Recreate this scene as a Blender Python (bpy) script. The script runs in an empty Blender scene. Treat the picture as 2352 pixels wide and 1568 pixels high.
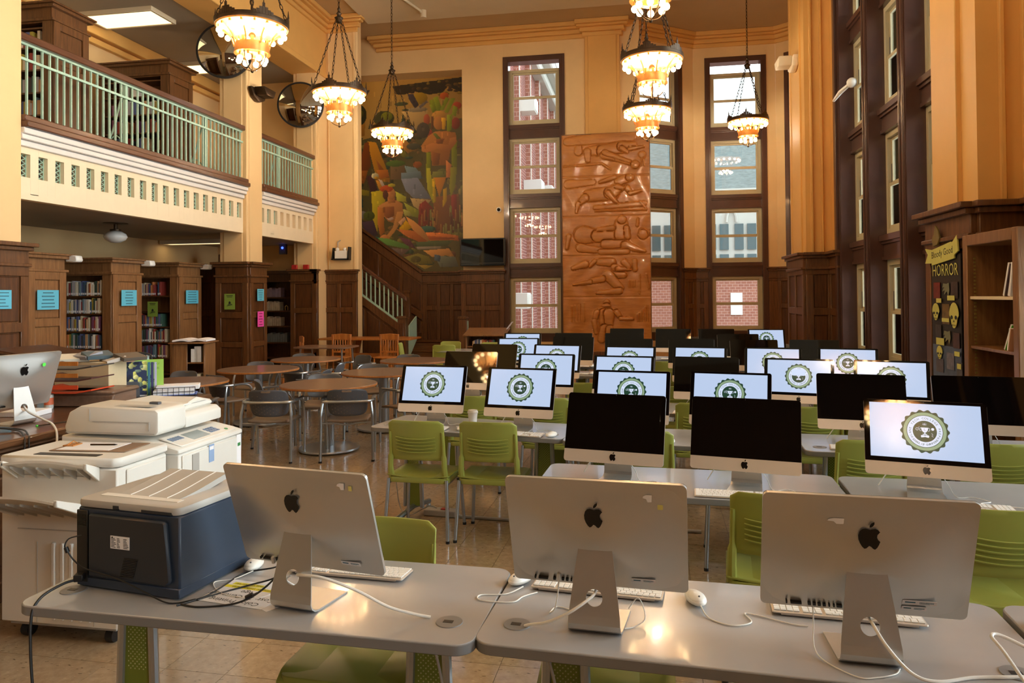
import bpy, bmesh, math, random
import numpy as np
from mathutils import Matrix, Vector, Euler
random.seed(7)
C = bpy.context.scene.collection
PI = math.pi
def R(d): return math.radians(d)
# ---------------------------------------------------------------- camera
cam_d = bpy.data.cameras.new('camera'); cam = bpy.data.objects.new('camera', cam_d); C.objects.link(cam)
cam_d.sensor_width = 36.0; cam_d.lens = 1679.5 * 36 / 2352; cam_d.shift_y = -(784 - 653.8) / 2352
cam_d.clip_start = 0.05; cam_d.clip_end = 500
yaw, pit, rol = R(10.062), R(0.821), R(0.478)
F0 = Vector((-math.sin(yaw), math.cos(yaw), 0)); R0 = Vector((math.cos(yaw), math.sin(yaw), 0)); U0 = Vector((0, 0, 1))
F1 = F0 * math.cos(pit) + U0 * math.sin(pit); U1 = U0 * math.cos(pit) - F0 * math.sin(pit)
R2 = R0 * math.cos(rol) - U1 * math.sin(rol); U2 = U1 * math.cos(rol) + R0 * math.sin(rol)
cam.matrix_world = Matrix(((R2.x, U2.x, -F1.x, 0), (R2.y, U2.y, -F1.y, 0), (R2.z, U2.z, -F1.z, 1.71), (0, 0, 0, 1)))
bpy.context.scene.camera = cam
def px(p):                                             # where a point falls in the 2352x1568 frame
    d = Vector(p) - Vector((0, 0, 1.71)); z = d.dot(F1)
    if z < .05: return None
    return (1176 + 1679.5 * d.dot(R2) / z, 653.8 - 1679.5 * d.dot(U2) / z)
# ---------------------------------------------------------------- world, exposure
S = bpy.context.scene
W = bpy.data.worlds.new('overcast'); S.world = W; W.use_nodes = True
bg = W.node_tree.nodes['Background']; bg.inputs[0].default_value = (.90, .96, 1.0, 1); bg.inputs[1].default_value = 2.4
S.view_settings.view_transform = 'Standard'; S.view_settings.look = 'None'; S.view_settings.gamma = 1
S.view_settings.use_curve_mapping = False; S.view_settings.exposure = 0.38
S.cycles.max_bounces = 10; S.cycles.diffuse_bounces = 6; S.cycles.glossy_bounces = 5; S.cycles.transparent_max_bounces = 16
S.cycles.caustics_reflective = False; S.cycles.caustics_refractive = False; S.cycles.sample_clamp_indirect = 6
S.cycles.use_denoising = True
def daylight(name, loc, rot, w, h, power):                # sky light entering at a row of windows
    L = bpy.data.lights.new(name, 'AREA'); L.shape = 'RECTANGLE'; L.size = w; L.size_y = h; L.energy = power; L.color = (.90, .96, 1.0)
    o = bpy.data.objects.new(name, L); C.objects.link(o); o.location = loc; o.rotation_euler = rot; return o
daylight('window_daylight', (4.3, 10.7, 4.4), (0, PI/2, 0), 7.9, 4.6, 1100)
daylight('window_daylight', (4.3, 3.5, 4.4), (0, PI/2, 0), 7.9, 4.8, 1500)
daylight('window_daylight', (4.3, -2.6, 4.4), (0, PI/2, 0), 7.9, 4.6, 1500)
# ---------------------------------------------------------------- materials
def screenlike(m):                                     # emits, hardly reflects
    b = m.node_tree.nodes['Principled BSDF']
    for l in list(b.inputs['Base Color'].links): m.node_tree.links.remove(l)
    b.inputs['Base Color'].default_value = (.01, .01, .012, 1); return m
def lin(c):
    o = []
    for x in c[:3]:
        x = x / 255.0
        o.append(x / 12.92 if x <= .04045 else ((x + .055) / 1.055) ** 2.4)
    return (o[0], o[1], o[2], 1)
MC = {}
def mat(name, col, rough=.5, metal=0, var=.06, scale=6, bump=0, bscale=40, coat=0, emit=0, spec=.5, stretch=None, col2=None, contrast=1.0, sub=0):
    if name in MC: return MC[name]
    m = bpy.data.materials.new(name); m.use_nodes = True; nt = m.node_tree; b = nt.nodes['Principled BSDF']
    c = lin(col); c2 = lin(col2) if col2 else tuple(min(1, x * (1 - var * 2)) for x in c[:3]) + (1,)
    if not col2: c = tuple(min(1, x * (1 + var * .6)) for x in c[:3]) + (1,)
    tc = nt.nodes.new('ShaderNodeTexCoord'); mp = nt.nodes.new('ShaderNodeMapping'); nt.links.new(tc.outputs['Object'], mp.inputs[0])
    if stretch: mp.inputs['Scale'].default_value = stretch
    nz = nt.nodes.new('ShaderNodeTexNoise'); nz.inputs['Scale'].default_value = scale; nz.inputs['Detail'].default_value = 5; nz.inputs['Roughness'].default_value = .6
    nt.links.new(mp.outputs[0], nz.inputs['Vector'])
    cr = nt.nodes.new('ShaderNodeValToRGB'); nt.links.new(nz.outputs['Fac'], cr.inputs[0])
    w = .22 / contrast; cr.color_ramp.elements[0].position = .5 - w; cr.color_ramp.elements[1].position = .5 + w
    cr.color_ramp.elements[0].color = c2; cr.color_ramp.elements[1].color = c
    nt.links.new(cr.outputs[0], b.inputs['Base Color'])
    b.inputs['Roughness'].default_value = rough; b.inputs['Metallic'].default_value = metal
    b.inputs['Specular IOR Level'].default_value = spec
    if coat: b.inputs['Coat Weight'].default_value = coat; b.inputs['Coat Roughness'].default_value = .06
    if emit:
        nt.links.new(cr.outputs[0], b.inputs['Emission Color']); b.inputs['Emission Strength'].default_value = emit
    if bump:
        bn = nt.nodes.new('ShaderNodeTexNoise'); bn.inputs['Scale'].default_value = bscale; bn.inputs['Detail'].default_value = 4
        nt.links.new(mp.outputs[0], bn.inputs['Vector']); bp = nt.nodes.new('ShaderNodeBump'); bp.inputs['Strength'].default_value = bump; bp.inputs['Distance'].default_value = .01
        nt.links.new(bn.outputs['Fac'], bp.inputs['Height']); nt.links.new(bp.outputs[0], b.inputs['Normal'])
    MC[name] = m; return m
def wood(name, c1, c2, rough=.35, st=(14, 14, 1.2), coat=.15):
    return mat(name, c1, rough, 0, 0, 2.2, .15, 9, coat=coat, stretch=st, col2=c2, contrast=1.1)
def vcol_mat(name, rough=.5, emit=0):
    if name in MC: return MC[name]
    m = bpy.data.materials.new(name); m.use_nodes = True; nt = m.node_tree; b = nt.nodes['Principled BSDF']
    a = nt.nodes.new('ShaderNodeVertexColor'); a.layer_name = 'Col'
    nt.links.new(a.outputs[0], b.inputs['Base Color']); b.inputs['Roughness'].default_value = rough
    if emit: nt.links.new(a.outputs[0], b.inputs['Emission Color']); b.inputs['Emission Strength'].default_value = emit
    MC[name] = m; return m
def rnd_mat(name, cols, rough=.6):                     # a colour per object, drawn from a list
    m = bpy.data.materials.new(name); m.use_nodes = True; nt = m.node_tree; b = nt.nodes['Principled BSDF']
    oi = nt.nodes.new('ShaderNodeObjectInfo'); cr = nt.nodes.new('ShaderNodeValToRGB'); cr.color_ramp.interpolation = 'CONSTANT'
    e = cr.color_ramp.elements
    while len(e) < len(cols): e.new(.5)
    for i, c in enumerate(cols): e[i].position = i / len(cols); e[i].color = lin(c)
    nt.links.new(oi.outputs['Random'], cr.inputs[0]); nt.links.new(cr.outputs[0], b.inputs['Base Color']); b.inputs['Roughness'].default_value = rough
    MC[name] = m; return m
def glass_mat():
    m = bpy.data.materials.new('window glass'); m.use_nodes = True; nt = m.node_tree; nt.nodes.clear()
    o = nt.nodes.new('ShaderNodeOutputMaterial'); t = nt.nodes.new('ShaderNodeBsdfTransparent'); g = nt.nodes.new('ShaderNodeBsdfGlossy')
    t.inputs[0].default_value = (.93, .96, .95, 1); g.inputs['Roughness'].default_value = .0
    fr = nt.nodes.new('ShaderNodeFresnel'); fr.inputs[0].default_value = 1.5; mx = nt.nodes.new('ShaderNodeMixShader')
    nt.links.new(fr.outputs[0], mx.inputs[0]); nt.links.new(t.outputs[0], mx.inputs[1]); nt.links.new(g.outputs[0], mx.inputs[2]); nt.links.new(mx.outputs[0], o.inputs[0])
    return m
WALL = mat('cream wall paint', (230, 194, 140), .55, var=.03, scale=1.5)
ORANGE = mat('ochre wall paint', (224, 172, 96), .5, var=.04, scale=1.5)
CREAMW = mat('pale cream paint', (232, 214, 182), .5, var=.02)
CEIL = mat('ceiling paint', (188, 160, 118), .7, var=.03, scale=1.2)
CEILP = mat('pale ceiling panel', (214, 198, 168), .7, var=.03, scale=1.2)
CEILG = mat('grey ceiling paint', (150, 138, 122), .7, var=.03, scale=1.2)
OAK = wood('dark oak', (112, 72, 38), (74, 44, 20), .38)
OAKD = wood('dark oak panel', (98, 58, 27), (62, 35, 14), .4)
OAKM = wood('mid oak', (146, 104, 64), (112, 74, 42), .4)
OAKX = wood('oak horizontal', (112, 72, 38), (74, 44, 20), .38, (1.2, 14, 14))
DESKW = wood('worn walnut', (112, 76, 50), (84, 54, 33), .3, (10, 1.2, 10), .4)
DESKB = wood('faded brown wood', (128, 98, 78), (104, 78, 60), .45, (10, 1.2, 10))
CASING = mat('dark brown casing', (80, 52, 42), .3, var=.1, scale=3, coat=.35)
SASH = mat('cream sash paint', (196, 184, 150), .45, var=.03)
GLASS = glass_mat()
GLASS2 = mat('frosted glass', (225, 238, 236), .4)
TEAL = mat('pale teal paint', (168, 200, 180), .4, var=.03)
RAILW = wood('mahogany rail', (104, 66, 46), (78, 46, 30), .3, (14, 1.2, 14))
WHITEP = mat('white plaster', (222, 216, 210), .6, var=.02)
SILVER = mat('brushed aluminium', (206, 204, 200), .34, .75, var=.02)
SILVER2 = mat('satin metal tube', (176, 182, 188), .28, .85, var=.03)
CHIN = mat('aluminium chin', (216, 204, 192), .35, .35, var=.01)
BLACKG = mat('glossy black glass', (5, 5, 6), .03, var=0, spec=.4)
BLACK = mat('black plastic', (22, 22, 24), .45, var=.03)
LOGOB = mat('logo black', (12, 12, 14), .15, var=0)
SCREEN = screenlike(mat('lit screen', (184, 202, 232), .15, var=.01, scale=2, emit=.80))
WHITE = mat('white plastic', (238, 236, 230), .3, var=.01)
KEYW = mat('white key', (240, 240, 238), .4, var=.01)
GREEN = mat('olive green plastic', (152, 158, 74), .36, var=.05, scale=3)
GREENP = mat('green steel panel', (122, 138, 48), .4, var=.04)
GREYT = mat('grey laminate', (172, 172, 174), .22, var=.03, scale=4, coat=.25)
GREYE = mat('grey table edge', (124, 124, 126), .45, var=.03)
GREYC = mat('charcoal plastic', (84, 86, 92), .38, var=.05)
TAUPE = mat('taupe seat', (128, 108, 90), .5, var=.05)
BROWNT = mat('brown laminate', (122, 92, 74), .3, var=.05, coat=.25)
ORWOOD = wood('orange oak', (190, 120, 52), (154, 88, 32), .4)
BRONZE = mat('dark bronze', (70, 52, 34), .4, .7, var=.15, scale=20)
BRASS = mat('warm brass', (214, 150, 84), .35, .6, var=.1, scale=20)
BULB = mat('lit bulb', (255, 214, 150), .3, var=0, emit=32)
TUBE = mat('lit diffuser', (255, 232, 180), .5, var=0, emit=1.5)
COPY = mat('warm white copier plastic', (226, 222, 214), .42, var=.02)
COPYD = mat('grey copier plastic', (176, 172, 166), .45, var=.02)
NAVY = mat('dark navy printer plastic', (46, 58, 76), .38, var=.05)
NAVYD = mat('darker printer plastic', (36, 42, 52), .42, var=.05)
PAPER = mat('white paper', (238, 236, 238), .7, var=.02)
BLUEP = mat('light blue paper', (96, 186, 214), .5, var=.03)
GREENPA = mat('lime green paper', (164, 208, 92), .5, var=.03)
GREENPB = mat('olive green paper', (132, 160, 66), .5, var=.03)
PINKP = mat('hot pink paper', (240, 84, 176), .5, var=.03)
INK = mat('dark ink', (30, 34, 30), .6, var=0)
INKT = mat('blue grey ink', (58, 110, 130), .6, var=0)
YEL = mat('yellow highlight', (248, 232, 60), .6, var=0)
RED = mat('red plastic', (180, 40, 34), .4, var=.03)
BRICK = None
def brick_mat(name, c1, c2, mortar, sc=2.0):
    m = bpy.data.materials.new(name); m.use_nodes = True; nt = m.node_tree; b = nt.nodes['Principled BSDF']
    tc = nt.nodes.new('ShaderNodeTexCoord'); sp = nt.nodes.new('ShaderNodeSeparateXYZ'); ad = nt.nodes.new('ShaderNodeMath'); cb = nt.nodes.new('ShaderNodeCombineXYZ')
    nt.links.new(tc.outputs['Object'], sp.inputs[0]); nt.links.new(sp.outputs[0], ad.inputs[0]); nt.links.new(sp.outputs[1], ad.inputs[1])
    nt.links.new(ad.outputs[0], cb.inputs[0]); nt.links.new(sp.outputs[2], cb.inputs[1])
    br = nt.nodes.new('ShaderNodeTexBrick'); br.inputs['Scale'].default_value = sc; nt.links.new(cb.outputs[0], br.inputs[0])
    br.inputs['Color1'].default_value = lin(c1); br.inputs['Color2'].default_value = lin(c2); br.inputs['Mortar'].default_value = lin(mortar)
    br.inputs['Mortar Size'].default_value = .02
    nt.links.new(br.outputs[0], b.inputs['Base Color']); b.inputs['Roughness'].default_value = .85; MC[name] = m; return m
# ---------------------------------------------------------------- geometry helpers
class MB:
    def __init__(s): s.n_ = 0; s.v = []; s.f = []; s.mi = []; s.cur = 0
    def add(s, vs, fs, M=None):
        n = len(s.v)
        s.v += [tuple(M @ Vector(p)) for p in vs] if M is not None else [tuple(p) for p in vs]
        s.f += [tuple(i + n for i in f) for f in fs]; s.mi += [s.cur] * len(fs); return s
    def box(s, x0, y0, z0, x1, y1, z1, M=None):
        if x1 < x0: x0, x1 = x1, x0
        if y1 < y0: y0, y1 = y1, y0
        if z1 < z0: z0, z1 = z1, z0
        k = JIT = (s.n_ * 7 % 11) * 4e-5; s.n_ += 1   # no two faces in one plane
        if x1-x0 > .02: x0 += k; x1 -= k
        if y1-y0 > .02: y0 += k; y1 -= k
        if z1-z0 > .02: z0 += k; z1 -= k
        return s.add([(x0,y0,z0),(x1,y0,z0),(x1,y1,z0),(x0,y1,z0),(x0,y0,z1),(x1,y0,z1),(x1,y1,z1),(x0,y1,z1)],
                     [(0,3,2,1),(4,5,6,7),(0,1,5,4),(1,2,6,5),(2,3,7,6),(3,0,4,7)], M)
    def prism(s, poly, a0, a1, axis='z', M=None):
        n = len(poly)
        ar = sum(poly[i][0]*poly[(i+1)%n][1]-poly[(i+1)%n][0]*poly[i][1] for i in range(n))
        if ar < 0: poly = poly[::-1]
        def P(u, v, a): return (u, v, a) if axis == 'z' else ((u, a, v) if axis == 'y' else (a, u, v))
        if axis == 'y': lo, hi = a1, a0
        else: lo, hi = a0, a1
        vs = [P(u, v, lo) for u, v in poly] + [P(u, v, hi) for u, v in poly]
        fs = [tuple(range(n))[::-1], tuple(range(n, 2*n))] + [(i, (i+1) % n, n + (i+1) % n, n + i) for i in range(n)]
        return s.add(vs, fs, M)
    def cyl(s, p0, p1, r0, r1=None, n=12, M=None): return s.tube([p0, p1], [r0, r0 if r1 is None else r1], n, M=M)
    def tube(s, pts, r, n=8, closed=False, M=None):
        pts = [Vector(p) for p in pts]; k = len(pts); rr = r if isinstance(r, (list, tuple)) else [r] * k
        vs = []; up = None
        for i, p in enumerate(pts):
            a = pts[i-1] if (i or closed) else p; b = pts[(i+1) % k] if (i < k-1 or closed) else p
            t = (b - a).normalized() if (b - a).length > 1e-9 else Vector((0, 0, 1))
            if up is None: up = Vector((0, 0, 1)) if abs(t.z) < .9 else Vector((1, 0, 0))
            e1 = up - t * up.dot(t)
            if e1.length < 1e-6: e1 = t.orthogonal()
            e1.normalize(); e2 = t.cross(e1); up = e1
            vs += [p + (e1 * math.cos(2*PI*j/n) + e2 * math.sin(2*PI*j/n)) * rr[i] for j in range(n)]
        fs = []
        for i in range(k if closed else k-1):
            q = (i+1) % k
            fs += [(i*n+j, i*n+(j+1) % n, q*n+(j+1) % n, q*n+j) for j in range(n)]
        if not closed: fs += [tuple(range(n))[::-1], tuple(range((k-1)*n, k*n))]
        return s.add(vs, fs, M)
    def lathe(s, prof, n=20, M=None):
        vs = []; fs = []; k = len(prof)
        for r, z in prof: vs += [(r*math.cos(2*PI*j/n), r*math.sin(2*PI*j/n), z) for j in range(n)]
        for i in range(k-1): fs += [(i*n+j, i*n+(j+1) % n, (i+1)*n+(j+1) % n, (i+1)*n+j) for j in range(n)]
        if prof[0][0] > 1e-5: fs.append(tuple(range(n))[::-1])
        if prof[-1][0] > 1e-5: fs.append(tuple(range((k-1)*n, k*n)))
        return s.add(vs, fs, M)
    def ball(s, c, r, n=10, m=7, M=None):
        rx, ry, rz = r if isinstance(r, (tuple, list)) else (r, r, r)
        T = Matrix.Translation(c) @ Matrix.Diagonal((rx, ry, rz, 1))
        return s.lathe([(max(math.sin(PI*i/m), 0.001), -math.cos(PI*i/m)) for i in range(m+1)], n, (M @ T) if M is not None else T)
    def grid(s, fn, nu, nv, M=None):
        vs = [fn(i/nu, j/nv) for j in range(nv+1) for i in range(nu+1)]
        fs = [(j*(nu+1)+i, j*(nu+1)+i+1, (j+1)*(nu+1)+i+1, (j+1)*(nu+1)+i) for j in range(nv) for i in range(nu)]
        return s.add(vs, fs, M)
    def slab(s, fn, nu, nv, off, M=None):               # closed sheet: surface fn(u,v) and its copy moved by off
        off = Vector(off); a = [Vector(fn(i/nu, j/nv)) for j in range(nv+1) for i in range(nu+1)]; b = [p + off for p in a]; n = len(a)
        fs = []
        for j in range(nv):
            for i in range(nu):
                q = (j*(nu+1)+i, j*(nu+1)+i+1, (j+1)*(nu+1)+i+1, (j+1)*(nu+1)+i); fs += [q[::-1], tuple(x+n for x in q)]
        rim = [i for i in range(nu+1)] + [j*(nu+1)+nu for j in range(1, nv+1)] + [nv*(nu+1)+i for i in range(nu-1, -1, -1)] + [j*(nu+1) for j in range(nv-1, 0, -1)]
        k = len(rim)
        for i in range(k): fs.append((rim[i], rim[(i+1) % k], rim[(i+1) % k]+n, rim[i]+n))
        return s.add(a + b, fs, M)
    def text(s, body, size, M=None, align='CENTER'):
        cu = bpy.data.curves.new('t', 'FONT'); cu.body = body; cu.size = size; cu.align_x = align; cu.resolution_u = 2
        o = bpy.data.objects.new('t', cu); C.objects.link(o); me = o.to_mesh()
        vs = [v.co.copy() for v in me.vertices]; fs = [tuple(p.vertices) for p in me.polygons]
        o.to_mesh_clear(); bpy.data.objects.remove(o); bpy.data.curves.remove(cu)
        return s.add(vs, fs, M)
def mesh(name, mb, mats, bevel=0, seg=1, smooth=38, fix=True):
    me = bpy.data.meshes.new(name); me.from_pydata(mb.v, [], mb.f)
    mats = mats if isinstance(mats, (list, tuple)) else [mats]
    for m in mats: me.materials.append(m)
    if len(mats) > 1: me.polygons.foreach_set('material_index', mb.mi)
    if bevel or fix:
        bm = bmesh.new(); bm.from_mesh(me)
        if fix: bmesh.ops.recalc_face_normals(bm, faces=bm.faces)
        if bevel:
            es = [e for e in bm.edges if len(e.link_faces) == 2 and e.calc_face_angle(0) > .6]
            bmesh.ops.bevel(bm, geom=es, offset=bevel, segments=seg, profile=.5, affect='EDGES', clamp_overlap=True)
        bm.to_mesh(me); bm.free()
    if smooth:
        me.polygons.foreach_set('use_smooth', [True] * len(me.polygons)); me.set_sharp_from_angle(angle=R(smooth))
    me.update(); return me
def obj(name, mb, mats, parent=None, loc=(0, 0, 0), rz=0, **kw):
    me = mb if isinstance(mb, bpy.types.Mesh) else mesh(name, mb, mats, **kw)
    o = bpy.data.objects.new(name, me); C.objects.link(o); o.location = loc
    if rz: o.rotation_euler = (0, 0, rz)
    if parent is not None: o.parent = parent
    return o
def tag(o, label=None, cat=None, group=None, kind=None):
    if label: o['label'] = label
    if cat: o['category'] = cat
    if group: o['group'] = group
    if kind: o['kind'] = kind
    return o
def thing(name, label, cat, loc=(0, 0, 0), rz=0, group=None):
    o = bpy.data.objects.new(name, None); C.objects.link(o); o.location = loc; o.rotation_euler = (0, 0, rz); o.empty_display_size = .1
    return tag(o, label, cat, group)
def struct(name, loc=(0, 0, 0), rz=0):
    o = bpy.data.objects.new(name, None); C.objects.link(o); o.location = loc; o.rotation_euler = (0, 0, rz); o['kind'] = 'structure'; return o
def sobj(name, mb, mats, parent=None, **kw):
    o = obj(name, mb, mats, parent, **kw)
    if parent is None: o['kind'] = 'structure'
    return o
def kids(o): return [c for c in bpy.data.objects if c.parent == o]
KC = {}
def dup(root, loc, rz=0, label=None, group=None):
    def rec(o, par):
        c = o.copy(); C.objects.link(c); c.parent = par
        if o.name not in KC: KC[o.name] = kids(o)
        for k in KC[o.name]: rec(k, c)
        return c
    c = rec(root, None); c.location = loc; c.rotation_euler = (0, 0, rz)
    if label: c['label'] = label
    if group: c['group'] = group
    return c
def rpoly(w, h, r, n=5, cx=0, cy=0, rs=None):          # rounded rectangle outline
    rs = rs or (r, r, r, r); out = []
    for k, (sx, sy) in enumerate(((1, 1), (-1, 1), (-1, -1), (1, -1))):
        q = rs[k]
        for i in range(n + 1):
            a = k * PI / 2 + i / n * PI / 2
            out.append((cx + sx * (w/2 - q) + q * math.cos(a), cy + sy * (h/2 - q) + q * math.sin(a)))
    return out
def ell(cx, cy, rx, ry, n=24): return [(cx + rx*math.cos(2*PI*i/n), cy + ry*math.sin(2*PI*i/n)) for i in range(n)]
def T(x=0, y=0, z=0): return Matrix.Translation((x, y, z))
def RZ(a): return Matrix.Rotation(a, 4, 'Z')
def RX(a): return Matrix.Rotation(a, 4, 'X')
def RY(a): return Matrix.Rotation(a, 4, 'Y')
def spline(pts, n=6):
    P = [Vector(p) for p in pts]; out = []
    for i in range(len(P) - 1):
        a, b, c, d = P[max(i-1, 0)], P[i], P[i+1], P[min(i+2, len(P)-1)]
        for k in range(n):
            t = k / n; out.append(.5*((2*b) + (c-a)*t + (2*a-5*b+4*c-d)*t*t + (3*b-a-3*c+d)*t**3))
    return out + [P[-1]]
# a little painter: fills shapes into an array of colours or heights
class Paint:
    def __init__(s, x0, x1, y0, y1, nx, ny, c=3):
        s.x0, s.x1, s.y0, s.y1 = x0, x1, y0, y1; s.nx, s.ny = nx, ny
        s.X, s.Y = np.meshgrid(np.linspace(x0, x1, nx), np.linspace(y0, y1, ny)); s.a = np.zeros((ny, nx, c))
    def inside(s, poly):
        m = np.zeros(s.X.shape, bool); n = len(poly)
        for i in range(n):
            xa, ya = poly[i]; xb, yb = poly[(i+1) % n]
            if ya == yb: continue
            k = ((ya > s.Y) != (yb > s.Y)) & (s.X < (xb-xa)*(s.Y-ya)/(yb-ya)+xa); m ^= k
        return m
    def poly(s, pts, col, j=10):
        m = s.inside(pts)
        if not m.any(): return
        c = np.array(col, float); ys = s.Y[m]; g = (ys-ys.min())/(np.ptp(ys)+1e-6)-.5
        xs = s.X[m]; h = (xs-xs.min())/(np.ptp(xs)+1e-6)-.5
        s.a[m] = c * (1 - .25*g - .3*h)[:, None]
    def ell(s, x, y, rx, ry, col): s.poly(ell(x, y, rx, ry, 20), col)
# ================================================================ the room
CZ = 8.7
# floor: dark bed, 300 tiles of their own, the rest joined
fl = sobj('floor', MB().box(-12, -6.5, -.05, 6.4, 21, -.003), mat('tile joint', (84, 66, 48), .7, var=.05))
def tile_mat():
    m = mat('vinyl tile', (178, 154, 124), .16, var=0, scale=22, col2=(150, 126, 98), contrast=1.0, coat=.25, bump=.03, bscale=6)
    nt = m.node_tree; b = nt.nodes['Principled BSDF']; oi = nt.nodes.new('ShaderNodeObjectInfo')
    src = b.inputs['Base Color'].links[0].from_socket
    vo = nt.nodes.new('ShaderNodeTexNoise'); vo.inputs['Scale'].default_value = 60; vo.inputs['Detail'].default_value = 1
    tc = nt.nodes.new('ShaderNodeTexCoord'); mp = nt.nodes.new('ShaderNodeMapping'); mp.inputs['Scale'].default_value = (.4, 1.4, 1)
    nt.links.new(tc.outputs['Object'], mp.inputs[0]); nt.links.new(mp.outputs[0], vo.inputs['Vector'])
    cr = nt.nodes.new('ShaderNodeValToRGB'); e = cr.color_ramp.elements
    e[0].position = .27; e[0].color = (.35, .32, .26, 1); e[1].position = .31; e[1].color = (1, 1, 1, 1); q = e.new(.69); q.color = (1, 1, 1, 1); q = e.new(.74); q.color = (1.45, 1.5, 1.5, 1)
    nt.links.new(vo.outputs['Fac'], cr.inputs[0])
    mx = nt.nodes.new('ShaderNodeMix'); mx.data_type = 'RGBA'; mx.blend_type = 'MULTIPLY'; mx.inputs[0].default_value = 1
    nt.links.new(src, mx.inputs[6]); nt.links.new(cr.outputs[0], mx.inputs[7])
    mr = nt.nodes.new('ShaderNodeMapRange'); mr.inputs[3].default_value = .9; mr.inputs[4].default_value = 1.06; nt.links.new(oi.outputs['Random'], mr.inputs[0])
    hs = nt.nodes.new('ShaderNodeHueSaturation'); nt.links.new(mx.outputs[2], hs.inputs['Color']); nt.links.new(mr.outputs[0], hs.inputs['Value'])
    nt.links.new(hs.outputs[0], b.inputs['Base Color']); return m
TILE = tile_mat(); pit_ = .3035; ca, sa = math.cos(R(-1)), math.sin(R(-1))
cells = []
for i in range(-31, 31):
    for j in range(-33, 62):
        x = -2.793 + (i+.5)*pit_*ca - (j+.5)*pit_*sa; y = 3.078 + (i+.5)*pit_*sa + (j+.5)*pit_*ca
        if -11.6 < x < 6 and -6 < y < 20.6:
            q = px((x, y, 0)); d = math.hypot(x, y); see = q and -60 < q[0] < 2400 and q[1] < 1640 and y > .5
            hid = (x > -.45 and y > 2.6 and y < 12)                       # under the rows of desks
            cells.append((d + (0 if see else 100) + (14 if hid else 0), x, y))
cells.sort(); h = pit_/2 - .0012
tme = mesh('tile', MB().box(-h, -h, -.004, h, h, 0), TILE, smooth=0)
for d, x, y in cells[:290]:
    o = obj('tile', tme, None, fl, (x, y, 0), R(-1))
mb = MB()
for d, x, y in cells[290:]: mb.box(-h, -h, -.004, h, h, 0, T(x, y) @ RZ(R(-1)))
tag(obj('tile_field', mb, TILE, fl, smooth=0, fix=False), kind='stuff')
# outer walls and openings
def wall(mb, L, t, z0, z1, holes, M):
    xs = sorted({0, L} | {h[0] for h in holes} | {h[1] for h in holes})
    for a, b in zip(xs, xs[1:]):
        zz = sorted([(h[2], h[3]) for h in holes if h[0] <= a + 1e-6 and h[1] >= b - 1e-6]); z = z0
        for p, q in zz:
            if p > z: mb.box(a, 0, z, b, t, p, M)
            z = q
        if z < z1: mb.box(a, 0, z, b, t, z1, M)
UN = [(.72, 2.17), (2.54, 3.99), (4.36, 5.81), (6.18, 7.63)]
wn = [0]
def window(M, w, depth=.1, ztop=7.95, lower=.5, cas=.14, balance=False, units=UN):
    wn[0] += 1; s = struct('window_%d' % wn[0]); mb = MB()
    mb.box(0, -.04, lower, cas, depth + .2, ztop, M); mb.box(w-cas, -.04, lower, w, depth + .2, ztop, M)
    mb.box(0, -.04, ztop - .14, w, depth + .2, ztop, M); mb.box(cas*.55, -.055, lower, cas*.8, -.04, ztop-.06, M); mb.box(w-cas*.8, -.055, lower, w-cas*.55, -.04, ztop-.06, M)
    mb.box(0, 0, lower, w, depth + .2, units[0][0], M); mb.box(cas*.5, -.03, units[0][0]-.07, w-cas*.5, depth, units[0][0], M)
    obj('casing', mb, CASING, s)
    for (a, b), (c, d) in zip(units, units[1:]):
        mb = MB().box(cas, depth - .03, b, w-cas, depth + .2, c, M); mb.box(cas, depth - .09, c - .1, w-cas, depth, c - .02, M); mb.box(cas, depth - .06, c-.14, w-cas, depth, c-.1, M)
        mb.box(cas, depth - .05, b, w-cas, depth, b + .05, M); obj('transom', mb, CASING, s)
    x0, x1 = cas, w - cas
    for a, b in units:
        mb = MB(); k = .075; y = depth + .02; mid = (a + b) / 2
        mb.box(x0, y, a, x0+k, y+.1, b, M); mb.box(x1-k, y, a, x1, y+.1, b, M); mb.box(x0, y, a, x1, y+.1, a+k, M); mb.box(x0, y, b-k, x1, y+.1, b, M)
        q = .04; mb.box(x0+k, y+.055, mid-.02, x1-k, y+.09, mid+.03, M); mb.box(x0+k, y+.02, mid-.045, x1-k, y+.055, mid+.005, M)
        for zz in ((a+k, mid, .02), (mid, b-k, .055)):
            mb.box(x0+k, y+zz[2], zz[0], x0+k+q, y+zz[2]+.035, zz[1], M); mb.box(x1-k-q, y+zz[2], zz[0], x1-k, y+zz[2]+.035, zz[1], M)
        mb.box(x0+k, y+.02, a+k, x1-k, y+.055, a+k+.05, M); mb.box(x0+k, y+.055, b-k-.04, x1-k, y+.09, b-k, M)
        f = obj('sash_frame', mb, SASH, s)
        for z0, z1, yy in ((a+k, mid, .037), (mid, b-k, .072)):
            obj('pane', MB().box(x0+k+q*.5, y+yy, z0, x1-k-q*.5, y+yy+.004, z1, M), GLASS, f)
        if balance:
            obj('balance_cover', MB().box(x0+k-.005, y+.05, mid, x0+k+.02, y+.1, mid+.28, M), GREYC, f)
    return s
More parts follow.
